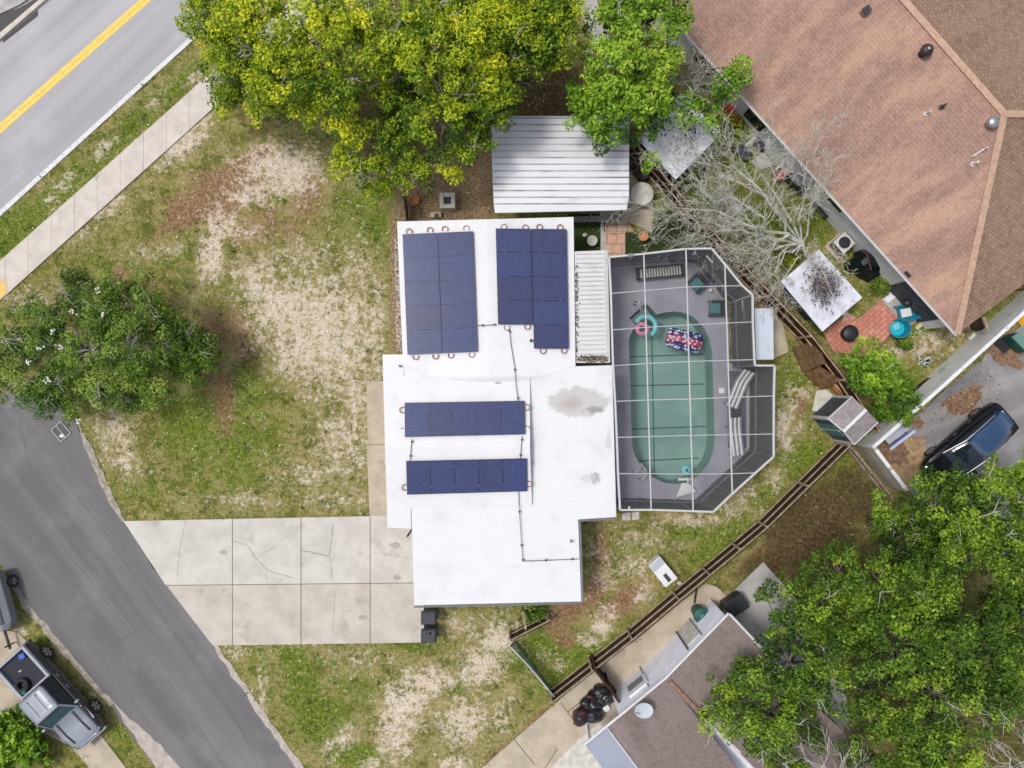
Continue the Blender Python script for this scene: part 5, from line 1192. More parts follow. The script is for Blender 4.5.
# north-side things
tag(MB().lathe([(.52, .0), (.52, .66), (.56, .68), (.56, .74), (.5, .76), (.02, .77)], W(639.5, 197.5, 0), 32).build('water_tank', M['offwhite']), 'round cream topped drum beside the carport', 'drum')
rt = empty('round_table', W(591.5, 242.5, 0), 'small round white garden table on the dark turf square', 'table'); MB().lathe([(.25, .40), (.26, .43), (.02, .435)], W(591.3, 242.2, .02), 22).build('tabletop', M['offwhite'], rt)
MB().lathe([(.05, 0), (.04, .4)], W(591.3, 242.2, .03), 10).build('leg', M['grey'], rt)
tag(MB().lathe([(.16, 0), (.22, .34), (.25, .36), (.25, .4), (.2, .4), (.19, .3), (.02, .3)], W(642, 237.5, .03), 22).build('plant_pot', M['terracotta']), 'orange clay pot on the turf above the pool cage', 'pot')
tag(MB().lathe([(.16, 0), (.22, .36), (.25, .38), (.25, .43), (.2, .43), (.19, .33), (.02, .33)], W(415, 202, 0), 22).build('plant_pot', M['terracotta']), 'orange clay pot under the yellow green tree by the gravel bed', 'pot')
tag(MB().blob(W(585, 235, .06), (.12, .1, .07), 8).build('stone', M['offwhite']), 'small yellowish stone on the dark turf square', 'stone')
ut = empty('utility_box', W(448.5, 203, 0), 'square white box with a dark top opening on the gravel bed', 'utility box'); mb = MB(); c_ = W(448.2, 202.8, 0)
for s in (-1, 1): mb.box(c_ + Vector((s * .28, 0, .25)), (.2, .76, .5)); mb.box(c_ + Vector((0, s * .28, .25)), (.36, .2, .5))
mb.build('body', M['offwhite'], ut, bevel=.015); MB().box(c_ + Vector((0, 0, .2)), (.36, .36, .3)).build('grate', M['charcoal'], ut)
pb = tag(MB().box(W(436, 215, .12), (.55, .28, .24)).build('paver_block', M['concrete_tan'], bevel=.03), 'pale concrete block with a dark hatch on gravel against the north wall', 'block')
MB().box(W(436.5, 215.5, .27), (.2, .2, .06)).build('hatch', M['dark'], pb, bevel=.02)
hs = MB()
for k in range(3): hs.torus(W(633, 167, .05 + .04 * k), .26 - .02 * k, .02, 20, 6)
tag(hs.build('garden_hose', M['grey']), 'coiled grey hose between carport and board fence', 'hose')
tag(MB().lathe([(.2, 0), (.24, .3), (.2, .34), (.18, .25), (.02, .25)], W(643, 177, 0), 18).build('bucket', M['charcoal']), 'dark bucket by the board fence above the cream drum', 'bucket')
# wire frame on the street
wf = empty('metal_frame', W(61, 431.5, .004), 'square white metal frame with a middle bar lying on the asphalt', 'frame'); rot = math.radians(50); c_ = W(61, 431.5, .05); X_ = Vector((math.cos(rot), -math.sin(rot), 0)); Y_ = Vector((math.sin(rot), math.cos(rot), 0)); mb = MB()
for s in (-1, 1):
    mb.tube([c_ + X_ * .38 * s - Y_ * .32, c_ + X_ * .38 * s + Y_ * .32], .022, 6); mb.tube([c_ + Y_ * .32 * s - X_ * .38, c_ + Y_ * .32 * s + X_ * .38], .022, 6)
mb.tube([c_ - X_ * .38, c_ + X_ * .38], .02, 6); mb.build('frame', M['frame_white'], wf)
MB().box(c_ - Vector((0, 0, .03)), (.7, .58, .02), -rot).build('mesh_panel', M['charcoal'], wf); MB().blob(c_ + X_ * .2 - Y_ * .1, (.13, .1, .05), 2).build('bag', M['white'], wf)
# AC unit
ac = empty('air_conditioner', W(845, 243, 0), 'beige air conditioner with a dark round fan on its concrete pad', 'air conditioner'); rz = math.radians(42)
MB().box(W(839, 246, .05), (1.15, .95, .1), rz).build('pad', M['concrete_tan'], ac)
MB().box(W(841.5, 244.5, .45), (.72, .72, .7), rz).build('body', M['grey'], ac, bevel=.05); MB().box(W(844.2, 242.7, .0) * 0 + W(844.3, 242.8, .82), (.78, .78, .05), rz).build('top_cover', M['offwhite'], ac, bevel=.02)
MB().lathe([(.29, .0), (.29, .015), (.02, .02)], W(844.6, 242.6, .846), 24).build('fan_guard', M['dark'], ac)
# collapsed dark canopy
cn_ = empty('collapsed_canopy', W(862, 266, 0), 'collapsed dark green canopy heaped beside the air conditioner', 'canopy')
pts = [(846, 262, .3), (858, 255.5, .5), (862, 249.5, .9), (871, 250.5, 1.0), (877, 258, 1.0), (881, 268, .8), (884, 275, .3), (876, 277, .3), (869, 282, .2), (861, 277, .3), (852, 272, .2), (847, 270, .2)]
ctrs = [W(864, 262, 1.2), W(868, 268, 1.15)]; P_ = [W(*p) for p in pts]; mb = MB(); n = len(P_)
mid = [p.lerp(ctrs[0], .55) + Vector((0, 0, random.uniform(-.15, .25))) for p in P_]
mb.add(P_ + mid + [ctrs[0]], [(i, (i + 1) % n, n + (i + 1) % n, n + i) for i in range(n)] + [(n + i, n + (i + 1) % n, 2 * n) for i in range(n)]); mb.add([Vector((p.x, p.y, 0)) for p in P_] + P_, [((i + 1) % n, i, n + i, n + (i + 1) % n) for i in range(n)])
mb.build('fabric', M['tarp_green'], cn_)
MB().tube([W(861, 250, 1.1), W(867, 254, 1.3), W(869, 262, 1.35), W(871, 270, 1.2)], .04, 6).build('pole', plain('rusty_pole', A(90, 60, 58), .6), cn_)
MB().add([W(861, 262, 1.3), W(866, 256.5, 1.32), W(868, 263, 1.33), W(863, 266, 1.3)], [(3, 2, 1, 0)]).build('window_flap', M['slate'], cn_)
# patio things behind the big house
fp = empty('fire_pit', W(846, 334, .05), 'round black fire pit on red pavers', 'fire pit'); MB().lathe([(.3, 0), (.4, .4), (.42, .45), (.36, .46)], W(846, 334, .045), 24).build('bowl', M['black'], fp); MB().lathe([(.41, .46), (.34, .53), (.14, .58), (.02, .59)], W(846, 334, .045), 24).build('lid', M['dark'], fp, smooth=True)
tc = empty('tub_chair', W(896, 327, .05), 'bright cyan rounded plastic tub chair at the edge of the red pavers', 'chair'); c_ = W(893.5, 329, .05)
MB().lathe([(.30, .28), (.36, .34), (.02, .35)], c_, 22).build('seat', M['cyan'], tc)
mb = MB(); ra = math.radians(-20)
for rr, z in ((.42, .15),): 
    secs = [[c_ + Vector((math.cos(ra + t) * q, math.sin(ra + t) * q, z)) for q, z in ((.36, .3), (.44, .62 + .1 * math.cos(t)), (.50, .62 + .1 * math.cos(t)), (.42, .05))] for t in np.linspace(-2.0, 2.0, 18)]
    mb.loft(secs)
mb.build('backrest', M['tealblue'], tc); MB().box(c_ + Vector((-.06, .08, .39)), (.34, .3, .06), .4).build('cushion', M['aqua'], tc, bevel=.03)
dc = empty('deck_chair', W(911, 312, .04), 'teal deck chair with a white cushion on the pale concrete', 'chair'); c_ = W(903.5, 313, .04); rz = math.radians(12)
ax, ay = Vector((math.cos(rz), math.sin(rz), 0)), Vector((-math.sin(rz), math.cos(rz), 0))
MB().box(c_ + Vector((0, 0, .34)), (.9, .66, .05), rz).build('seat', M['tealblue'], dc); MB().box(c_ - ax * .1 + Vector((0, 0, .41)), (.5, .42, .08), rz).build('cushion', M['white'], dc, bevel=.02)
for s in (-1, 1):
    MB().box(c_ + ay * .38 * s + Vector((0, 0, .55)), (.95, .1, .04), rz).build('arm', M['tealblue'], dc)
    for t in (-1, 1): MB().box(c_ + ay * .38 * s + ax * .42 * t + Vector((0, 0, .26)), (.08, .06, .54), rz).build('leg', M['tealblue'], dc)
MB().box(c_ + ax * .5 + Vector((0, 0, .7)), (.06, .66, .8), rot=Matrix.Rotation(rz, 3, 'Z') @ Matrix.Rotation(.35, 3, 'Y')).build('backrest', M['tealblue'], dc)
gr = empty('grill', W(907.5, 303, .04), 'small black grill on legs against the grey sliding door', 'grill'); MB().blob(W(907.5, 303, .7), (.24, .2, .2), 1, 12, 8, .02).build('lid', M['dark'], gr, smooth=True)
for x, y in ((-.15, -.1), (.15, -.1), (0, .15)): MB().tube([W(907.5, 303, .6) + Vector((x * .6, y * .6, 0)), W(907.5, 303, .04) + Vector((x, y, 0))], .02, 6).build('leg', M['grey'], gr)
tag(MB().prism(PX([(884, 299), (890, 293.5), (895.5, 297), (888, 303)], .04), .042, .06).build('door_mat', M['lavender']), 'pale lilac mat on the concrete pad', 'mat')
tag(MB().box(W(919.5, 325.5, .06), (.5, .2, .08), .8).build('stepping_block', plain('cream_block', A(214, 204, 160), .7), bevel=.02), 'cream plank lying on grass near the house corner', 'plank')
tag(MB().box(W(921.5, 351, .05), (.55, .3, .03), .6).build('picture_frame', M['concrete_tan']), 'pale flat scrap lying on bare sand', 'scrap')
db = MB()
for k in range(14): db.box(W(918 + rndm.uniform(0, 12), 357 + rndm.uniform(0, 8), .04), (rndm.uniform(.06, .25), rndm.uniform(.05, .12), .05), rndm.uniform(0, 3))
tag(db.build('rubble', plain('pale_blue_scrap', A(190, 210, 214), .6)), 'pale blue torn scraps scattered on the grass by the timber edging', 'scraps')
# wall-side clutter
def bush_leaves(): pass
for x, y, m, lab in ((776, 175, 'white', 'red seated garden chair with white frame at the big house wall'),):
    ch = empty('garden_chair', W(x, y, 0), lab, 'chair'); c_ = W(x, y + 2, 0); rz = -.8
    MB().box(c_ + Vector((0, 0, .45)), (.5, .5, .06), rz).build('seat', M['red'], ch); MB().box(c_ + Vector((-.2, .22, .75)), (.5, .06, .55), .8).build('backrest', M['white'], ch)
    for a in (-1, 1):
        for b in (-1, 1): MB().box(c_ + Vector((.2 * a, .2 * b, .22)), (.05, .05, .42)).build('leg', M['white'], ch)
bq = empty('barbecue', W(795, 183, 0), 'covered grey barbecue against the big house wall', 'barbecue'); c_ = W(794, 184, 0); MB().box(c_ + Vector((0, 0, .4)), (1.1, .55, .75), -.83).build('cabinet', M['charcoal'], bq, bevel=.04); MB().blob(c_ + Vector((0, 0, .85)), (.45, .34, .25), 6, 12, 8, .05).build('lid', M['grey'], bq)
be = empty('bench', W(821, 209, 0), 'black metal bench under the wall window of the big house', 'bench'); c_ = W(819.5, 210, 0); rz = -.83
MB().box(c_ + Vector((0, 0, .42)), (1.0, .45, .05), rz).build('seat', M['dark'], be); MB().box(c_ + Vector((.2, .2, .7)), (1.0, .05, .5), rz).build('backrest', M['dark'], be)
for s in (-1, 1): MB().box(c_ + Vector((math.cos(rz) * .45 * s, math.sin(rz) * .45 * s, .22)), (.06, .42, .4), rz).build('leg', M['dark'], be)
for i, (x, y) in enumerate(((746, 132), (749, 137), (752, 134), (755, 140), (750, 142))):
    tag(MB().box(W(x, y, .1 + .03 * i), (.7, .16, .14), .75).build('timber_offcut', M['wood_grey'] if i % 2 else M['offwhite']), ['palest timber offcut nearest the red flowers', 'grey timber offcut in the second place of the pile', 'pale timber offcut in the middle of the pile', 'grey timber offcut nearest the house wall', 'pale timber offcut lowest in the pile'][i], 'timber', 'timber offcuts by the big house wall')
for x, y, w, h, hh, m, lab in ((765, 142, .5, .5, .6, 'dark', 'black crate at the big house wall above the paving slab'), (757, 146, .5, .4, .5, 'charcoal', 'dark grey crate beside the timber offcuts'), (741, 153, .8, .5, .3, 'slate', 'bluish grey tub below the timber offcuts'), (733, 209, .6, .4, .3, 'white', 'white box under the bare branches near the board fence'), (722, 228, .6, .5, .35, 'offwhite', 'pale block against the board fence')):
    r = empty('crate', W(x, y, 0), lab, 'crate'); c_ = W(x, y, 0)
    MB().box(c_ + Vector((0, 0, hh / 2)), (w, h, hh), -.7).build('body', M[m], r, bevel=.02); MB().box(c_ + Vector((0, 0, hh + .015)), (w + .05, h + .05, .04), -.7).build('lid', M[m], r, bevel=.01)
struct('paving_slab', MB().prism(PX([(750, 162), (763, 152), (774, 165), (762, 170)]), -.02, .05), M['concrete_cool'])
# electrical box, kerb, rack on the lot
eb = empty('utility_cabinet', W(1014, 346, 0), 'green utility cabinet on brown leaf litter', 'utility cabinet'); q = [(1012, 337), (1019, 332.5), (1034, 346), (1027, 352)]
P_ = [W(x, y, .8) for x, y in q]; MB().prism([p * .998 for p in P_], .1, .78).build('body', M['green_plastic'], eb, bevel=.02); MB().shell([P_], .05).build('lid', plain('cabinet_lid', A(112, 150, 138), .5), eb)
MB().prism([p * .975 for p in P_], 0, .1).build('base', M['dark'], eb)
struct('kerb', MB().prism(PX([(1014, 320), (1030, 305), (1040, 312), (1020, 326)]), -.02, .12), mat('yellow_kerb', A(240, 180, 40), A(220, 160, 30), 5), bevel=.02)
rk = empty('trestle_table', W(899, 436, 0), 'long folded white trestle table lying by the lot corner', 'table'); rz = math.radians(37); c_ = W(897.5, 435.5, .25); ax, ay = Vector((math.cos(rz), math.sin(rz), 0)), Vector((-math.sin(rz), math.cos(rz), 0))
MB().box(c_ + ay * .12, (1.25, .42, .06), rz).build('tabletop', plain('grey_white_top', A(198, 200, 214), .5), rk, bevel=.01)
for s in (-1, 1): MB().box(c_ - ay * .12 + ax * .5 * s + Vector((0, 0, -.12)), (.06, .5, .22), rz).build('leg', M['grey'], rk)
MB().box(c_ - ay * .32 + ax * .05 + Vector((0, 0, .02)), (1.55, .14, .08), rz).build('side_rail', plain('blue_white_rail', A(206, 214, 240), .5), rk, bevel=.01); MB().box(c_ - ay * .22 + Vector((0, 0, -.02)), (1.0, .06, .06), rz).build('crossbar', plain('blue_rail', A(80, 100, 170), .5), rk)
# ------------------------------------------------------------------ vehicles (x forward, y left, z up)
def sect(x, wb, wm, wt, zb, zm, zt, crown=.03):
    h = [(wb, zb), (wm, zb + (zm - zb) * .35), (wm, zm), (wt, zt - crown * .6), (wt * .6, zt)]
    return [Vector((x, y, z)) for y, z in h] + [Vector((x, -y, z)) for y, z in h[::-1]]
def wheel(parent, x, y, r=.37, w=.26):
    s = 1 if y > 0 else -1
    o = MB().lathe([(r * .72, -w / 2), (r * .95, -w / 2), (r, -w * .3), (r, w * .3), (r * .95, w / 2), (r * .72, w / 2)], (x, y, r), 24, axis='Y').build('wheel', M['black'], parent)
    mb = MB(); mb.lathe([(r * .70, -w * .3), (r * .70, w * .53), (r * .6, w * .505), (r * .2, w * .53), (.02, w * .54)] if s > 0 else [(r * .70, w * .3), (r * .70, -w * .53), (r * .6, -w * .505), (r * .2, -w * .53), (.02, -w * .54)], (x, y, r), 24, axis='Y')
    for k in range(6):
        t = math.pi * k / 3; mb.box((x + r * .42 * math.cos(t), y + s * w * .52, r + r * .42 * math.sin(t)), (r * .5, .03, .06), rot=Matrix.Rotation(-t, 3, 'Y'), m=1)
    mb.build('rim', [M['charcoal'], M['metal']], o)
def vehicle(name, label, cat):
    r = bpy.data.objects.new(name, None); C.objects.link(r); WL[r] = Vector((0, 0, 0)); r.empty_display_size = .3; return tag(r, label, cat)
tk = vehicle('pickup_truck', 'silver and black pickup truck with open bed on grass beside the side street', 'pickup truck')
b = MB()
b.loft([sect(-2.78, .80, .90, .86, .50, .95, 1.0), sect(-2.7, .84, .96, .93, .42, 1.0, 1.06), sect(-.78, .84, .97, .93, .36, 1.0, 1.06), sect(1.25, .84, .97, .92, .36, 1.0, 1.06), sect(2.3, .82, .95, .88, .42, .92, 1.0), sect(2.72, .74, .86, .78, .48, .82, .9), sect(2.8, .6, .72, .66, .5, .74, .8)], 0)
b.build('body', M['dark_body'], tk, smooth=False, bevel=.03)
h = MB(); h.loft([[Vector((x, y, z)) for y, z in ((w, z0), (w * .94, z1), (w * .5, z1 + .05), (-w * .5, z1 + .05), (-w * .94, z1), (-w, z0))] for x, w, z0, z1 in ((1.12, .84, 1.02, 1.12), (1.9, .86, 1.0, 1.1), (2.45, .82, .93, 1.02), (2.7, .74, .86, .93), (2.78, .66, .8, .86))])
h.build('hood', M['silver_paint'], tk, smooth=True)
for s in (-1, 1):
    st_ = MB(); st_.shell([[Vector((x, s * w, z)) for x, w, z in ((1.2, .46, 1.19), (1.9, .46, 1.17), (1.9, .55, 1.165), (1.2, .55, 1.185))], [Vector((x, s * w, z)) for x, w, z in ((1.9, .46, 1.17), (2.45, .44, 1.09), (2.45, .54, 1.085), (1.9, .55, 1.165))]], .05); st_.build('hood_stripe', M['dark'], tk)
    MB().loft([[Vector((x, s * y, z)) for y, z in ((.80, 1.0), (.97, .96), (.95, .88), (.8, .86))] for x in (1.15, 2.1)]).build('fender', M['silver_paint'], tk)
    MB().blob((2.62, s * .72, .80), (.14, .16, .12), 2, 10, 6, .03).build('headlight', M['chrome'], tk)
    MB().box((.98, s * 1.06, 1.22), (.12, .2, .16)).build('mirror', M['silver_paint'], tk, bevel=.03)
    for x in (.1, -.62): MB().box((x, s * .985, .93), (.2, .03, .04)).build('door_handle', M['chrome'], tk)
    MB().box((-2.76, s * .82, .85), (.06, .14, .28)).build('tail_light', M['red'], tk)
MB().box((2.82, 0, .52), (.14, 1.6, .22)).build('bumper', M['chrome'], tk, bevel=.04); MB().box((-2.84, 0, .52), (.14, 1.7, .2)).build('bumper', M['charcoal'], tk, bevel=.04); MB().box((2.79, 0, .72), (.06, 1.1, .2)).build('grille', M['dark'], tk)
gl = lambda x, w, z: [Vector((x, y, zz)) for y, zz in ((w, z), (-w, z))]
cab = MB(); R4 = [(1.22, .84, 1.05), (.55, .70, 1.80), (-.6, .70, 1.80), (-.80, .84, 1.05)]
V = [(x, s * w, z) for x, w, z in R4 for s in (1, -1)]
cab.add([V[i] for i in (0, 2, 3, 1)], [(0, 1, 2, 3)]); cab.build('windscreen', M['sky_glass'], tk)
MB().add([V[i] for i in (4, 6, 7, 5)], [(0, 1, 2, 3)]).build('rear_window', M['glass'], tk)
for s in (0, 1): MB().add([V[i] for i in ((1, 7, 5, 3) if s else (6, 4, 2, 0))], [(0, 1, 2, 3)]).build('side_window', M['glass'], tk)
rf_ = MB(); rf_.loft([[Vector((x, y, z)) for y, z in ((w, 1.77), (w * .93, 1.86), (w * .5, 1.90), (-w * .5, 1.90), (-w * .93, 1.86), (-w, 1.77))] for x, w in ((-.70, .70), (-.55, .74), (.3, .74), (.62, .70))]); rf_.build('roof', M['silver_paint'], tk, smooth=True)
for s in (-1, 1):
    for y in (.25,): MB().box((-.05, s * y, 1.915), (.95, .025, .012)).build('roof_groove', M['grey'], tk)
    MB().beam((1.2, s * .83, 1.06), (.58, s * .71, 1.80), .07, .05).build('pillar', M['silver_paint'], tk); MB().beam((-.02, s * .86, 1.04), (-.05, s * .72, 1.80), .06, .05).build('pillar', M['dark_body'], tk); MB().beam((-.80, s * .84, 1.05), (-.62, s * .70, 1.8), .12, .05).build('pillar', M['dark_body'], tk)
MB().box((-.5, .3, 1.915), (.05, .1, .03)).build('antenna', M['dark'], tk)
bed = MB(); bed.box((-1.78, 0, 1.075), (1.74, 1.5, .01)); bed.build('bed_floor', M['bedliner'], tk)
for s in (-1, 1): MB().box((-1.78, s * .84, 1.16), (1.95, .15, .18)).build('bed_rail', M['silver_paint'], tk, bevel=.03)
MB().box((-2.72, 0, 1.16), (.12, 1.7, .18)).build('tailgate', M['silver_paint'], tk, bevel=.03); MB().box((-.87, 0, 1.16), (.1, 1.6, .2)).build('bed_front', M['silver_paint'], tk, bevel=.02)
for x in (1.72, -1.88):
    for s in (-1, 1): wheel(tk, x, s * .86, .40, .27)
hd = Vector((.669, -.743, 0)); lf = Vector((.743, .669, 0)); m_ = W(71.5, 682.5, .4) - lf * .86
tk.location = (m_ - hd * .06).xy.to_3d(); tk.rotation_euler = (0, 0, math.atan2(hd.y, hd.x))
def in_truck(x, y, z): return Vector(tk.location) + hd * x + lf * y + Vector((0, 0, z))
t_ = MB().torus(in_truck(-1.35, -.42, 1.2), .27, .1, 24, 8); tag(t_.build('spare_tyre', M['black'], smooth=True), 'black tyre lying in the truck bed near the cab', 'tyre')
tag(MB().blob(in_truck(-1.05, -.55, 1.2), (.16, .14, .12), 5).build('bag', plain('teal_bag', A(40, 130, 120), .5)), 'small teal bag in the truck bed beside the tyre', 'bag')
tag(MB().box(in_truck(-2.4, .5, 1.16), (.3, .26, .14), .4).build('cool_box', plain('blue_box', A(60, 100, 190), .4), bevel=.03), 'small blue box in the far corner of the truck bed', 'box')
tag(MB().box(in_truck(-1.95, -.1, 1.1), (.16, .05, .03), .6).build('tool', M['offwhite']), 'pale tool in the middle of the truck bed', 'tool')
# black car
ca = vehicle('parked_car', 'glossy black car parked on the gravel lot, half under the tree', 'car')
b = MB(); b.loft([sect(-2.42, .55, .66, .6, .45, .72, .82), sect(-2.3, .74, .86, .78, .34, .84, .98), sect(-1.7, .82, .95, .84, .28, .86, 1.0), sect(0, .84, .96, .86, .26, .84, .97), sect(1.2, .83, .95, .84, .28, .8, .94), sect(1.9, .78, .92, .78, .32, .74, .84), sect(2.3, .66, .80, .66, .36, .66, .72), sect(2.42, .5, .6, .5, .4, .58, .62)])
b.build('body', M['black_paint'], ca, smooth=True, bevel=.0)
gh = MB(); st = [(-2.2, .62, .46, .98), (-1.75, .74, .58, 1.22), (-1.2, .80, .64, 1.42), (-.3, .82, .66, 1.48), (.25, .82, .64, 1.44), (.85, .80, .60, 1.16), (1.35, .72, .6, .95)]
gh.loft([[Vector((x, y, z)) for y, z in ((wb, .92), (wt + .02, zt - .06), (wt * .6, zt), (-wt * .6, zt), (-wt - .02, zt - .06), (-wb, .92))] for x, wb, wt, zt in st]); gh.build('windows', M['glass'], ca, smooth=True)
rf_ = MB(); rf_.loft([[Vector((x, y, z)) for y, z in ((w, z0 - .05), (w * .7, z0 + .012), (w * .3, z0 + .03), (-w * .3, z0 + .03), (-w * .7, z0 + .012), (-w, z0 - .05))] for x, w, z0 in ((-2.25, .52, .99), (-1.95, .56, 1.15), (-1.6, .59, 1.31), (-1.2, .64, 1.43), (-.3, .66, 1.49), (.22, .63, 1.46))]); rf_.build('roof', M['sky_reflection_paint'], ca, smooth=True)
for s in (-1, 1):
    MB().tube([(-1.6, s * .64, 1.32), (-1.1, s * .68, 1.46), (-.2, s * .69, 1.49), (.25, s * .67, 1.44), (.95, s * .72, 1.14), (1.3, s * .74, .98)], .025, 6).build('roof_rail', M['chrome'], ca)
    MB().box((.75, s * 1.0, 1.0), (.14, .2, .12)).build('mirror', M['black_paint'], ca, bevel=.03)
    MB().blob((2.2, s * .58, .66), (.16, .14, .08), 2, 10, 6, .02).build('headlight', M['chrome'], ca); MB().blob((-2.3, s * .55, .85), (.08, .16, .07), 2, 10, 6, .02).build('tail_light', M['red'], ca)
    for x in (.2, -.75): MB().box((x, s * .965, .8), (.2, .03, .03)).build('door_handle', M['chrome'], ca)
for x in (1.45, -1.45):
    for s in (-1, 1): wheel(ca, x, s * .84, .35, .22)
ca.location = W(967, 446, .5).xy.to_3d(); ca.rotation_euler = (0, 0, math.radians(180 + 41))
# trailer
tr = vehicle('trailer', 'small grey trailer with a folded cover, cut by the left picture edge', 'trailer')
MB().loft([[Vector((x, y, z)) for y, z in ((w, .5), (w, .95), (w * .6, 1.12), (-w * .6, 1.12), (-w, .95), (-w, .5))] for x, w in ((-1.6, .7), (-1.4, .8), (.9, .8), (1.25, .62))]).build('body', M['grey'], tr, bevel=.03)
for y in (-.3, 0.05, .4): MB().box((-.2, y, 1.13), (2.3, .25, .04)).build('cover_panel', M['charcoal' if y > .2 else 'grey'], tr, bevel=.01)
MB().beam((1.2, 0, .5), (2.3, 0, .45), .09, .09).build('tongue', M['dark'], tr); MB().tube([(2.1, 0, .1), (2.1, 0, .75)], .04, 8).build('jack', M['dark'], tr); MB().blob((1.15, .55, .9), (.1, .1, .1), 2).build('marker_light', M['white'], tr)
for s in (-1, 1): wheel(tr, -.9, s * .86, .3, .2)
tr.location = W(-4, 605, .6).xy.to_3d(); tr.rotation_euler = (0, 0, math.radians(-75))

# ------------------------------------------------------------------ trees
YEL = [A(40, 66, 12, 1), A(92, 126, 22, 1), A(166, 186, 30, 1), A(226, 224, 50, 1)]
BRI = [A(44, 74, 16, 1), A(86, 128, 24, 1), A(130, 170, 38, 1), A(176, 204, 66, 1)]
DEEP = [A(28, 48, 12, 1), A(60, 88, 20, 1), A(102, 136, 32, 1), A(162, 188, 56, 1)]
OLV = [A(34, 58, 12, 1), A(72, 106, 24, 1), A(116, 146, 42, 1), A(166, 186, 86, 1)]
def crown(root, clusters, pal, leaf, dens, seed, name='crown', sub=.42, cover=1.0, trunk_px=None, limb=None, sticks=True):
    r = np.random.default_rng(seed); V = []; K = []; tips = []
    pal = np.array(pal)[:, :3]
    for cl in clusters:
        px, py, z, R = cl[:4]; dn = cl[4] if len(cl) > 4 else 1.0; off = cl[5] if len(cl) > 5 else 0.0; c = np.array(W(px, py, z))
        ns = max(4, int(dens * dn * (R / sub) ** 2 * 2.9))
        d = r.normal(0, 1, (ns, 3)); d /= np.linalg.norm(d, axis=1)[:, None]; d[:, 2] = np.where(d[:, 2] < -.35, -d[:, 2], d[:, 2])
        rad = R * r.uniform(.3, 1.18, ns) ** .7
        sc = c + d * rad[:, None] * np.array([1, 1, .72])
        hue0 = r.normal(0, .13) + off
        for k in range(ns):
            sr = sub * r.uniform(.55, 1.25); nl = int(46 * (sr / .42) ** 2 * cover * (.13 / leaf) ** 1.3)
            o = r.normal(0, 1, (nl, 3)); o /= np.linalg.norm(o, axis=1)[:, None]; o *= (sr * r.uniform(.25, 1.0, nl) ** .6)[:, None]; o[:, 2] *= .65
            p = sc[k] + o
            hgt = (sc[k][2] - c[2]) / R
            tone = np.clip(.40 + .40 * hgt + hue0 + r.normal(0, .14) + .26 * o[:, 2] / sr + r.normal(0, .13, nl), 0, .999) * (len(pal) - 1)  # lighter new growth on top; shade between clumps painted into leaf tone
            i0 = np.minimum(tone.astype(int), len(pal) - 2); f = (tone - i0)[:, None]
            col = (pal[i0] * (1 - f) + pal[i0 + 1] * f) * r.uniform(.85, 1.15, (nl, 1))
            nrm = o / sr * .6 + np.array([0, 0, .75]) + r.normal(0, .5, (nl, 3)); nrm /= np.linalg.norm(nrm, axis=1)[:, None]
            t = r.normal(0, 1, (nl, 3)); t -= nrm * (t * nrm).sum(1)[:, None]; t /= np.linalg.norm(t, axis=1)[:, None]; b = np.cross(nrm, t)
            L = leaf * r.uniform(.55, 1.45, nl)[:, None]
            q = np.stack([p - t * L, p + b * L * .52 - nrm * L * .12, p + t * L, p - b * L * .52 - nrm * L * .12], 1)
            V.append(q.reshape(-1, 3)); K.append(np.repeat(col, 4, 0))
            if r.random() < .35: tips.append((c, sc[k], dn))
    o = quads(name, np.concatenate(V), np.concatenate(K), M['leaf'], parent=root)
    return tips
def bend(a, b, r, k=4, amp=.12):
    a = Vector(a); b = Vector(b); L = (b - a).length
    pts = [a.lerp(b, i / k) + Vector((r.uniform(-1, 1), r.uniform(-1, 1), r.uniform(-.5, .8))) * L * amp * math.sin(math.pi * i / k) for i in range(k + 1)]
    return pts
def tree(name, label, trunk, clusters, pal, seed, leaf=.066, dens=1.05, cover=1.0, sub=.38, trunk_r=.22, bark='bark', group=None, sticks=6, stick_len=1.3, cat='tree'):
    base = W(trunk[0], trunk[1], 0); root = empty(name, base, label, cat, group); r = random.Random(seed)
    tips = crown(root, clusters, pal, leaf, dens, seed, sub=sub, cover=cover)
    zc = sum(c[2] for c in clusters) / len(clusters); fork = base + Vector((r.uniform(-.3, .3), r.uniform(-.3, .3), zc * .42))
    MB().tube(bend(base, fork, r, 4, .05), [trunk_r * q for q in (1.35, 1.1, 1, .9, .85)], 10).build('trunk', M[bark], root, smooth=True)
    lm = MB(); 
    for cl in clusters:
        c = W(*cl[:3]) - Vector((0, 0, cl[3] * .2)); rr = trunk_r * min(.5, .25 + .12 * cl[3]); lm.tube(bend(fork - Vector((0, 0, .1)), c, r, 5, .1), [rr * q for q in (1.2, 1, .85, .65, .5, .3)], 6)
    for c, s, dn in tips:
        lm.tube(bend(c, s, r, 3, .12), [.03, .022, .016, .008], 4)
    for k in range(int(sticks * len(clusters) / 7)):
        cl = clusters[r.randrange(len(clusters))]; c = W(*cl[:3]); t = r.uniform(0, 6.28); e = c + Vector((math.cos(t) * cl[3] * r.uniform(.4, 1), math.sin(t) * cl[3] * r.uniform(.4, 1), cl[3] * r.uniform(.7, .95)))
        s0 = c.lerp(e, .35); pts = bend(s0, e, r, 4, .08); lm.tube(pts, [.03, .025, .02, .014, .008], 5, 1)
        for q in range(3):
            p = pts[r.randrange(1, 4)]; d = Vector((r.uniform(-1, 1), r.uniform(-1, 1), r.uniform(-.1, .4))).normalized() * stick_len * r.uniform(.25, .6); lm.tube(bend(p, p + d, r, 3, .08), [.017, .013, .009, .005], 4, 1)
    lm.build('branches', [M[bark], M['bark_pale']], root, smooth=True)
    return root
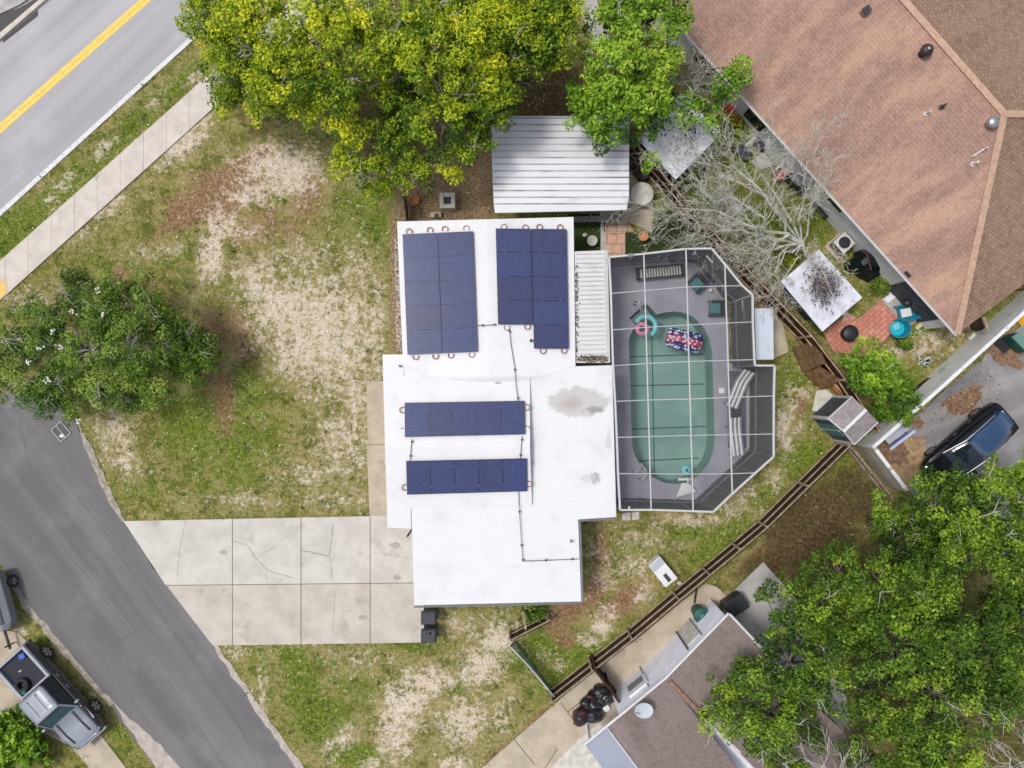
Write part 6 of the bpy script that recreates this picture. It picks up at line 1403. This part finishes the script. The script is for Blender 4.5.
def fill(cl, seed, n, dz=1.6):
    r = random.Random(seed); out = list(cl)
    for k in range(n):
        a, b = r.choice(cl), r.choice(cl)
        if abs(a[0] - b[0]) + abs(a[1] - b[1]) > 110: continue
        out.append(((a[0] + b[0]) / 2 + r.uniform(-8, 8), (a[1] + b[1]) / 2 + r.uniform(-8, 8), max(2.2, min(a[2], b[2]) - r.uniform(.4, dz)), .85 * min(a[3], b[3]) + .15, .7, -.2))  # filler clusters darkened so crown gaps carry painted shade
    return out
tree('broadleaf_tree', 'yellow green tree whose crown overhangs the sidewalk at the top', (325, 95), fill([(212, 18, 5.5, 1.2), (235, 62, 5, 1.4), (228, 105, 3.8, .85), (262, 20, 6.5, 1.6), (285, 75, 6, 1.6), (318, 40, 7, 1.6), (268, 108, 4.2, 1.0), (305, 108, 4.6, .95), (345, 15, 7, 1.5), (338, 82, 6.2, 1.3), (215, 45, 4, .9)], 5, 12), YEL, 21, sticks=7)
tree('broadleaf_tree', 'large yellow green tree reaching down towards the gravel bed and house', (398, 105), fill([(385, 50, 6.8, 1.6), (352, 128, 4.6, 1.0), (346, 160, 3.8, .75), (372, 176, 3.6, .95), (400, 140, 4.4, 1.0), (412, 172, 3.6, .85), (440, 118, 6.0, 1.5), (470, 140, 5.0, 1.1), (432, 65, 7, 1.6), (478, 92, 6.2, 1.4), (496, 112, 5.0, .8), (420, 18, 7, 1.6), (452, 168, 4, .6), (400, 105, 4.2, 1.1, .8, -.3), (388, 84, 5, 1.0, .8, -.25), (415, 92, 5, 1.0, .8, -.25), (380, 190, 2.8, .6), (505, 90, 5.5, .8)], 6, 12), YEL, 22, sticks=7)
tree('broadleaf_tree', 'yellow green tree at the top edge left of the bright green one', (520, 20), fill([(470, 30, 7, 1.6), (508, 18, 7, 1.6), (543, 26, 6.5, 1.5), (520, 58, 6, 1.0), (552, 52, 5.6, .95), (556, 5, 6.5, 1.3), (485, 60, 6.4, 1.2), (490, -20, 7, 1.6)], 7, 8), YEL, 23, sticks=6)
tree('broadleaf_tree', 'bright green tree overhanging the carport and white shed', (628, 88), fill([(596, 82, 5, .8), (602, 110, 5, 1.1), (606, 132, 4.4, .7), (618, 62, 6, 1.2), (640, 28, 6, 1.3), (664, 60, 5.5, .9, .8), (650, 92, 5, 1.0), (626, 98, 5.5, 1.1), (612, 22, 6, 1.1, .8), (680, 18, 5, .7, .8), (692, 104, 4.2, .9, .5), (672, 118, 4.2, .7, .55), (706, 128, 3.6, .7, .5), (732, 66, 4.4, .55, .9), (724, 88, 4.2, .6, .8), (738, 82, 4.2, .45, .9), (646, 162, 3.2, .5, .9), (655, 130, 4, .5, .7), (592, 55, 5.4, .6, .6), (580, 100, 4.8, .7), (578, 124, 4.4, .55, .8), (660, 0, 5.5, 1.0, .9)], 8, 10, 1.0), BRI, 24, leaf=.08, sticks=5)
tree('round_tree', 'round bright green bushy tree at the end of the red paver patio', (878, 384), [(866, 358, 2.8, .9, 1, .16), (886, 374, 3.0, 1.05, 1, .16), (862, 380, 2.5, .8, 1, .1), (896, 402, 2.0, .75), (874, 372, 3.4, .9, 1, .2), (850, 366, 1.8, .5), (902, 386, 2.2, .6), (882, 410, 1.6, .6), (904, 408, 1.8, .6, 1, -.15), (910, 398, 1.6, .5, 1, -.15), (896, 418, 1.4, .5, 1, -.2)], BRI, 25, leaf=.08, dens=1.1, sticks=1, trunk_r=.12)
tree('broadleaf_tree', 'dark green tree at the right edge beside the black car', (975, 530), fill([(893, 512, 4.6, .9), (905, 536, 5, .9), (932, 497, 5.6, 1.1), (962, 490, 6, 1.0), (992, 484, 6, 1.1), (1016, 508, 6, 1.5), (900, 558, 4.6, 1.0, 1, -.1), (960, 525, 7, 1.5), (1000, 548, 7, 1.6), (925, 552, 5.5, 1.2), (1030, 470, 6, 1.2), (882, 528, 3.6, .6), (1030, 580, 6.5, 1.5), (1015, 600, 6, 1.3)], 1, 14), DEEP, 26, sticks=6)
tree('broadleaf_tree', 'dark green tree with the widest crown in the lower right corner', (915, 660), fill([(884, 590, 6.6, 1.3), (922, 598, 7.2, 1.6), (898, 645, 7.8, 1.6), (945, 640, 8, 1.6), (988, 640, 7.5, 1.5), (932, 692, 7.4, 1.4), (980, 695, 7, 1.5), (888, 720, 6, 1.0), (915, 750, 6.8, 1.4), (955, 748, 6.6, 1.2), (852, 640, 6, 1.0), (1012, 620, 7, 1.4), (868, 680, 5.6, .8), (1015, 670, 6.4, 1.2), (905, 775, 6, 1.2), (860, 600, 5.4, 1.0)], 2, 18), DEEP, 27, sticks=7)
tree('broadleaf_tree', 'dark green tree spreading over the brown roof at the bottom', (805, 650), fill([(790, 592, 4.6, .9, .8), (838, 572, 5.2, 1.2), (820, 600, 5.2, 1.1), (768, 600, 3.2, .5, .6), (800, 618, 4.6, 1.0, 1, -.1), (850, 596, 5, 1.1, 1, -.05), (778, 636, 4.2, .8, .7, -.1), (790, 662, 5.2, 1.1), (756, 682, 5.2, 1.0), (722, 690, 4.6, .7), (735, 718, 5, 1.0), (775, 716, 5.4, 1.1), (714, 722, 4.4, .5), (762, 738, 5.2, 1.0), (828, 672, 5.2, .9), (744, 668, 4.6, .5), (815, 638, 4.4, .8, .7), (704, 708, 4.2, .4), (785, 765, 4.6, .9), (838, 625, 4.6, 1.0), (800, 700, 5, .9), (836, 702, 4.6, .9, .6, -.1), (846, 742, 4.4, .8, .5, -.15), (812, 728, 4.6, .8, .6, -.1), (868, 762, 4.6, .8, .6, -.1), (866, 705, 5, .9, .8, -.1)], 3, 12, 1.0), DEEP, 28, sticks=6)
LB = [(62, 318, 2.6, 1.0, .8), (108, 302, 2.8, 1.1), (150, 312, 3.0, 1.1), (92, 350, 3.6, 1.3), (132, 345, 3.8, 1.3), (170, 345, 3.2, 1.2, 1.2), (196, 348, 2.6, .95, 1.4), (58, 382, 2.4, 1.0, .7), (100, 385, 2.8, 1.1, 1.1), (150, 382, 2.8, 1.1, 1.1), (30, 345, 2.4, 1.0, .9), (10, 368, 2.2, 1.0, .8), (36, 312, 2.0, .9, .8), (8, 335, 2.0, .8, .7), (-12, 352, 2.2, .9, .8), (30, 385, 2.2, .9, .8), (48, 402, 1.9, .8, .8), (-8, 388, 2, .8, .6), (52, 345, 3.0, 1.1), (206, 358, 2.2, .8, 1.3), (85, 300, 2.4, .9), (76, 405, 1.8, .8, .9), (190, 370, 2.2, .8, 1.2), (138, 282, 2.2, .7, .6), (18, 396, 2, .7, .4), (172, 318, 2.4, .8, .8), (128, 402, 1.8, .8, .9), (70, 285, 1.8, .6, .5), (105, 280, 2, .6, .6)]
tree('spreading_tree', 'low spreading dark tree with pale branches on the lawn beside the side street', (112, 352), fill(LB, 4, 16, .8), OLV, 29, leaf=.055, dens=1.15, cover=.9, sticks=6, stick_len=1.5, bark='bark_pale', trunk_r=.16)
bl_v, bl_c = [], []
for x, y in ((98, 290), (137, 297), (102, 314), (72, 311), (60, 348), (40, 347), (128, 348), (28, 362), (52, 332), (48, 380), (78, 421), (112, 360)):
    for k in range(6):
        p = W(x, y, 3.7) + Vector((rndm.gauss(0, .07), rndm.gauss(0, .07), rndm.gauss(0, .04))); t = rndm.uniform(0, 6.28); a = Vector((math.cos(t), math.sin(t), .1)) * .06; b = Vector((-math.sin(t), math.cos(t), .1)) * .045
        bl_v += [tuple(p - a), tuple(p + b), tuple(p + a), tuple(p - b)]; bl_c += [(.55, .56, .50)] * 4
wf_ = quads('white_blossom', np.array(bl_v), np.array(bl_c), M['litter'], base=(0, 0, 0))
tag(wf_, 'scattered white blossom clusters on the low spreading tree', 'blossom', kind='stuff')

def shrub(name, label, px, py, R, h, pal, seed, leaf=.08, group=None, cat='shrub', lobes=5):
    r = random.Random(seed); base = W(px, py, 0); root = empty(name, base, label, cat, group)
    cl = []
    for k in range(lobes):
        t = 6.28 * k / lobes + r.uniform(-.4, .4); q = R * .5
        cl.append((px + 20 * q * math.cos(t), py + 20 * q * math.sin(t), h * r.uniform(.45, .75), R * .55))
    cl.append((px, py, h * .7, R * .6)); crown(root, cl, pal, leaf, .9, seed, 'foliage', sub=.25, cover=.8)
    s = MB()
    for c in cl: s.tube(bend(base, W(*c[:3]), r, 3, .1), [.03, .025, .018, .01], 5)
    s.build('stems', M['bark'], root)
    return root
shrub('shrub', 'leafy green shrub in the bottom left corner below the truck', 8, 742, 1.7, 1.4, BRI, 41, .11, lobes=8)
shrub('shrub', 'small shrub at the truck bonnet side, right of the corner shrub', 42, 752, .7, .8, DEEP, 42, .10)
shrub('shrub', 'low dark hedge clump behind the garage and the short board fence', 534, 613, .7, .8, OLV, 43, .06)
shrub('flowering_shrub', 'yellow green shrub below the red flowers at the big house wall', 736, 130, .75, .9, [A(60, 80, 20, 1), A(120, 140, 40, 1), A(190, 200, 70, 1)], 46, .08)
shrub('flowering_shrub', 'red flowering potted shrub at the wall of the big house', 727, 113, .42, .8, [A(150, 20, 14, 1), A(215, 50, 40, 1), A(235, 90, 70, 1)], 47, .06)
shrub('flowering_shrub', 'orange flowering clump between the red flowers and the yellow green shrub', 733, 121, .28, 1.0, [A(170, 70, 14, 1), A(225, 110, 40, 1), A(120, 120, 40, 1)], 48, .06)
shrub('shrub', 'green shrub under the bare branches next to the board fence', 752, 262, .5, .6, DEEP, 49, .07)
shrub('shrub', 'small green shrub at the foot of the grey garden shed by the wall', 868, 436, .6, .6, DEEP, 50, .06)
shrub('shrub', 'olive green shrub at the left corner of the stained shed', 792, 262, .5, 1.4, [A(60, 70, 14, 1), A(120, 132, 30, 1), A(176, 180, 70, 1)], 51, .10)
shrub('shrub', 'grassy clump at the corner of the dark canopy', 881, 285, .4, .4, OLV, 52, .05)
shrub('shrub', 'green shrub beside the white block on the bare patch', 905, 343, .3, .3, OLV, 53, .05)
# leafless tree
def bare_tree(name, label, trunk, limbs, seed, r0=.15, levels=3, fork_z=1.6, twig=1.0, group=None):
    base = W(trunk[0], trunk[1], 0); root = empty(name, base, label, 'tree', group); r = random.Random(seed); fork = base + Vector((0, 0, fork_z))
    MB().tube(bend(base, fork, r, 3, .06), [r0 * 1.3, r0 * 1.1, r0, r0 * .95], 8).build('trunk', M['bark_pale'], root, smooth=True)
    m = MB()
    def grow(a, b, rad, lv):
        k = 6 if lv > 1 else 4; pts = bend(a, b, r, k, .10); m.tube(pts, [rad * (1 - .75 * i / k) for i in range(k + 1)], 5 if lv > 1 else 4)
        if lv == 0: return
        L = (b - a).length; n = {3: 11, 2: 7, 1: 4}[lv]
        for j in range(n):
            t = r.uniform(.25, 1.0); i = min(int(t * k), k - 1); p = pts[i].lerp(pts[i + 1], t * k - i); d = (pts[i + 1] - pts[i]).normalized()
            s = Vector((r.uniform(-1, 1), r.uniform(-1, 1), r.uniform(-.35, .45))); dd = (d * .75 + s * .75).normalized(); le = L * r.uniform(.25, .5) * twig
            e = p + dd * le; e.z = max(.3, e.z); grow(p, e, max(.009, rad * (1 - .7 * t) * .55), lv - 1)
    for px, py, z, rd in limbs: grow(fork, W(px, py, z), rd, levels)
    m.build('branches', M['bark_pale'], root); return root
bare_tree('leafless_tree', 'big leafless tree with bleached grey branches between the board fence and big house', (789, 250), [(664, 205, 2.6, .07), (688, 232, 2.0, .06), (700, 190, 3.4, .075), (730, 165, 4.2, .08), (758, 150, 4.2, .07), (806, 152, 4.6, .06), (820, 172, 4.2, .05), (720, 240, 2.4, .06), (755, 285, 1.6, .055), (748, 225, 3.2, .08), (812, 262, 2.9, .05), (835, 300, 2.7, .04), (775, 300, 1.8, .045), (735, 268, 1.8, .05), (690, 160, 3.6, .05)], 61, .17)
bare_tree('leafless_tree', 'smaller leafless tree leaning by the board fence, left of the big leafless tree', (744, 240), [(712, 188, 2.6, .06), (690, 175, 3.0, .045), (735, 200, 2.6, .05), (672, 215, 2.0, .045), (760, 262, 1.6, .045), (718, 215, 1.8, .045)], 62, .11, fork_z=.8)
bare_tree('leafless_tree', 'leafless pale tree poking through the bright green crown above the white shed', (690, 100), [(712, 48, 4.2, .05), (700, 62, 4.2, .045), (730, 86, 3.6, .05), (748, 100, 3.2, .04), (684, 30, 4.4, .05), (672, 82, 4.0, .04), (716, 112, 3.0, .04), (690, 12, 4, .04)], 63, .10, 2)
bare_tree('leafless_tree', 'leafless pale branches at the bottom edge below the brown house', (815, 775), [(775, 752, 5.4, .06), (800, 742, 5.6, .06), (840, 752, 5.4, .05), (858, 768, 5.2, .05), (770, 772, 5.0, .05)], 64, .12, 2, fork_z=4)
bare_tree('leafless_tree', 'leafless curved branches in the bottom right corner', (1010, 765), [(985, 752, 4.6, .06), (992, 742, 5.0, .05), (1022, 738, 5.2, .06), (1030, 760, 4.6, .05), (1002, 772, 4.4, .05)], 65, .1, 2, fork_z=3.5)
bare_tree('leafless_tree', 'dead twiggy sapling fallen across the board fence beside the lean-to roof', (775, 300), [(758, 288, 1.2, .03), (748, 292, 1.6, .03), (790, 310, 1.4, .025), (765, 318, .9, .025), (770, 285, 1.6, .025)], 66, .04, 2, fork_z=.5)
# fallen leaves and twigs on the stained shed and the white shed
def on_roof(n, cx, cy, sx, sy, z, pal, size, label):
    vv, cc = debris(n, lambda: W(cx + r_.normal(0, sx), cy + r_.normal(0, sy), z + r_.uniform(.09, .16)), pal, size)
    tag(quads('leaf_litter', vv, cc, M['litter'], base=(0, 0, 0)), label, 'leaf litter', kind='stuff')
on_roof(700, 824, 285, 8, 9, 2.33, [A(74, 62, 62), A(104, 92, 92), A(50, 44, 46), A(132, 120, 118)], .045, 'brown dead leaf heap on the stained white shed roof')
on_roof(220, 684, 132, 13, 13, 2.22, [A(60, 60, 54), A(90, 100, 50), A(46, 44, 42), A(110, 120, 60)], .045, 'scattered leaves on the white shed roof under the bright green tree')

# ------------------------------------------------------------------ light, sky, camera
el, az = math.radians(66), math.radians(284)      # azimuth clockwise from the top of the picture
sdir = Vector((math.cos(el) * math.sin(az), math.cos(el) * math.cos(az), math.sin(el)))
su = bpy.data.lights.new('sun', 'SUN'); su.energy = SUN_E; su.angle = math.radians(SUN_A); su.color = (1, .965, .91)
so = bpy.data.objects.new('sun', su); C.objects.link(so); so.rotation_euler = sdir.to_track_quat('Z', 'Y').to_euler(); so.location = (0, 0, 60)
w = bpy.data.worlds.new('World'); SC.world = w; w.use_nodes = True; nt = w.node_tree
sk_ = nt.nodes.new('ShaderNodeTexSky'); sk_.sky_type = 'NISHITA'; sk_.sun_disc = False; sk_.sun_elevation = el; sk_.sun_rotation = az; sk_.air_density = 1.0; sk_.dust_density = 3.0; sk_.ozone_density = 1.0
hs_ = nd(nt, 'ShaderNodeHueSaturation', Saturation=.55); nt.links.new(sk_.outputs[0], hs_.inputs['Color'])
bg = nt.nodes['Background']; nt.links.new(hs_.outputs[0], bg.inputs[0]); bg.inputs[1].default_value = SKY_E
cam = bpy.data.cameras.new('camera'); co = bpy.data.objects.new('camera', cam); C.objects.link(co)
co.location = (0, 0, H); co.rotation_euler = (0, 0, 0); cam.sensor_width = 36; cam.lens = F / 1024 * 36; cam.clip_start = .5; cam.clip_end = 9000
SC.camera = co
SC.view_settings.view_transform = 'Standard'; SC.view_settings.look = 'None'; SC.view_settings.exposure = 0; SC.view_settings.gamma = 1
SC.cycles.max_bounces = 6; SC.cycles.diffuse_bounces = 3; SC.cycles.transmission_bounces = 4; SC.cycles.transparent_max_bounces = 16; SC.cycles.use_denoising = True; SC.cycles.pixel_filter_type = 'BLACKMAN_HARRIS'; SC.cycles.filter_width = 1.6
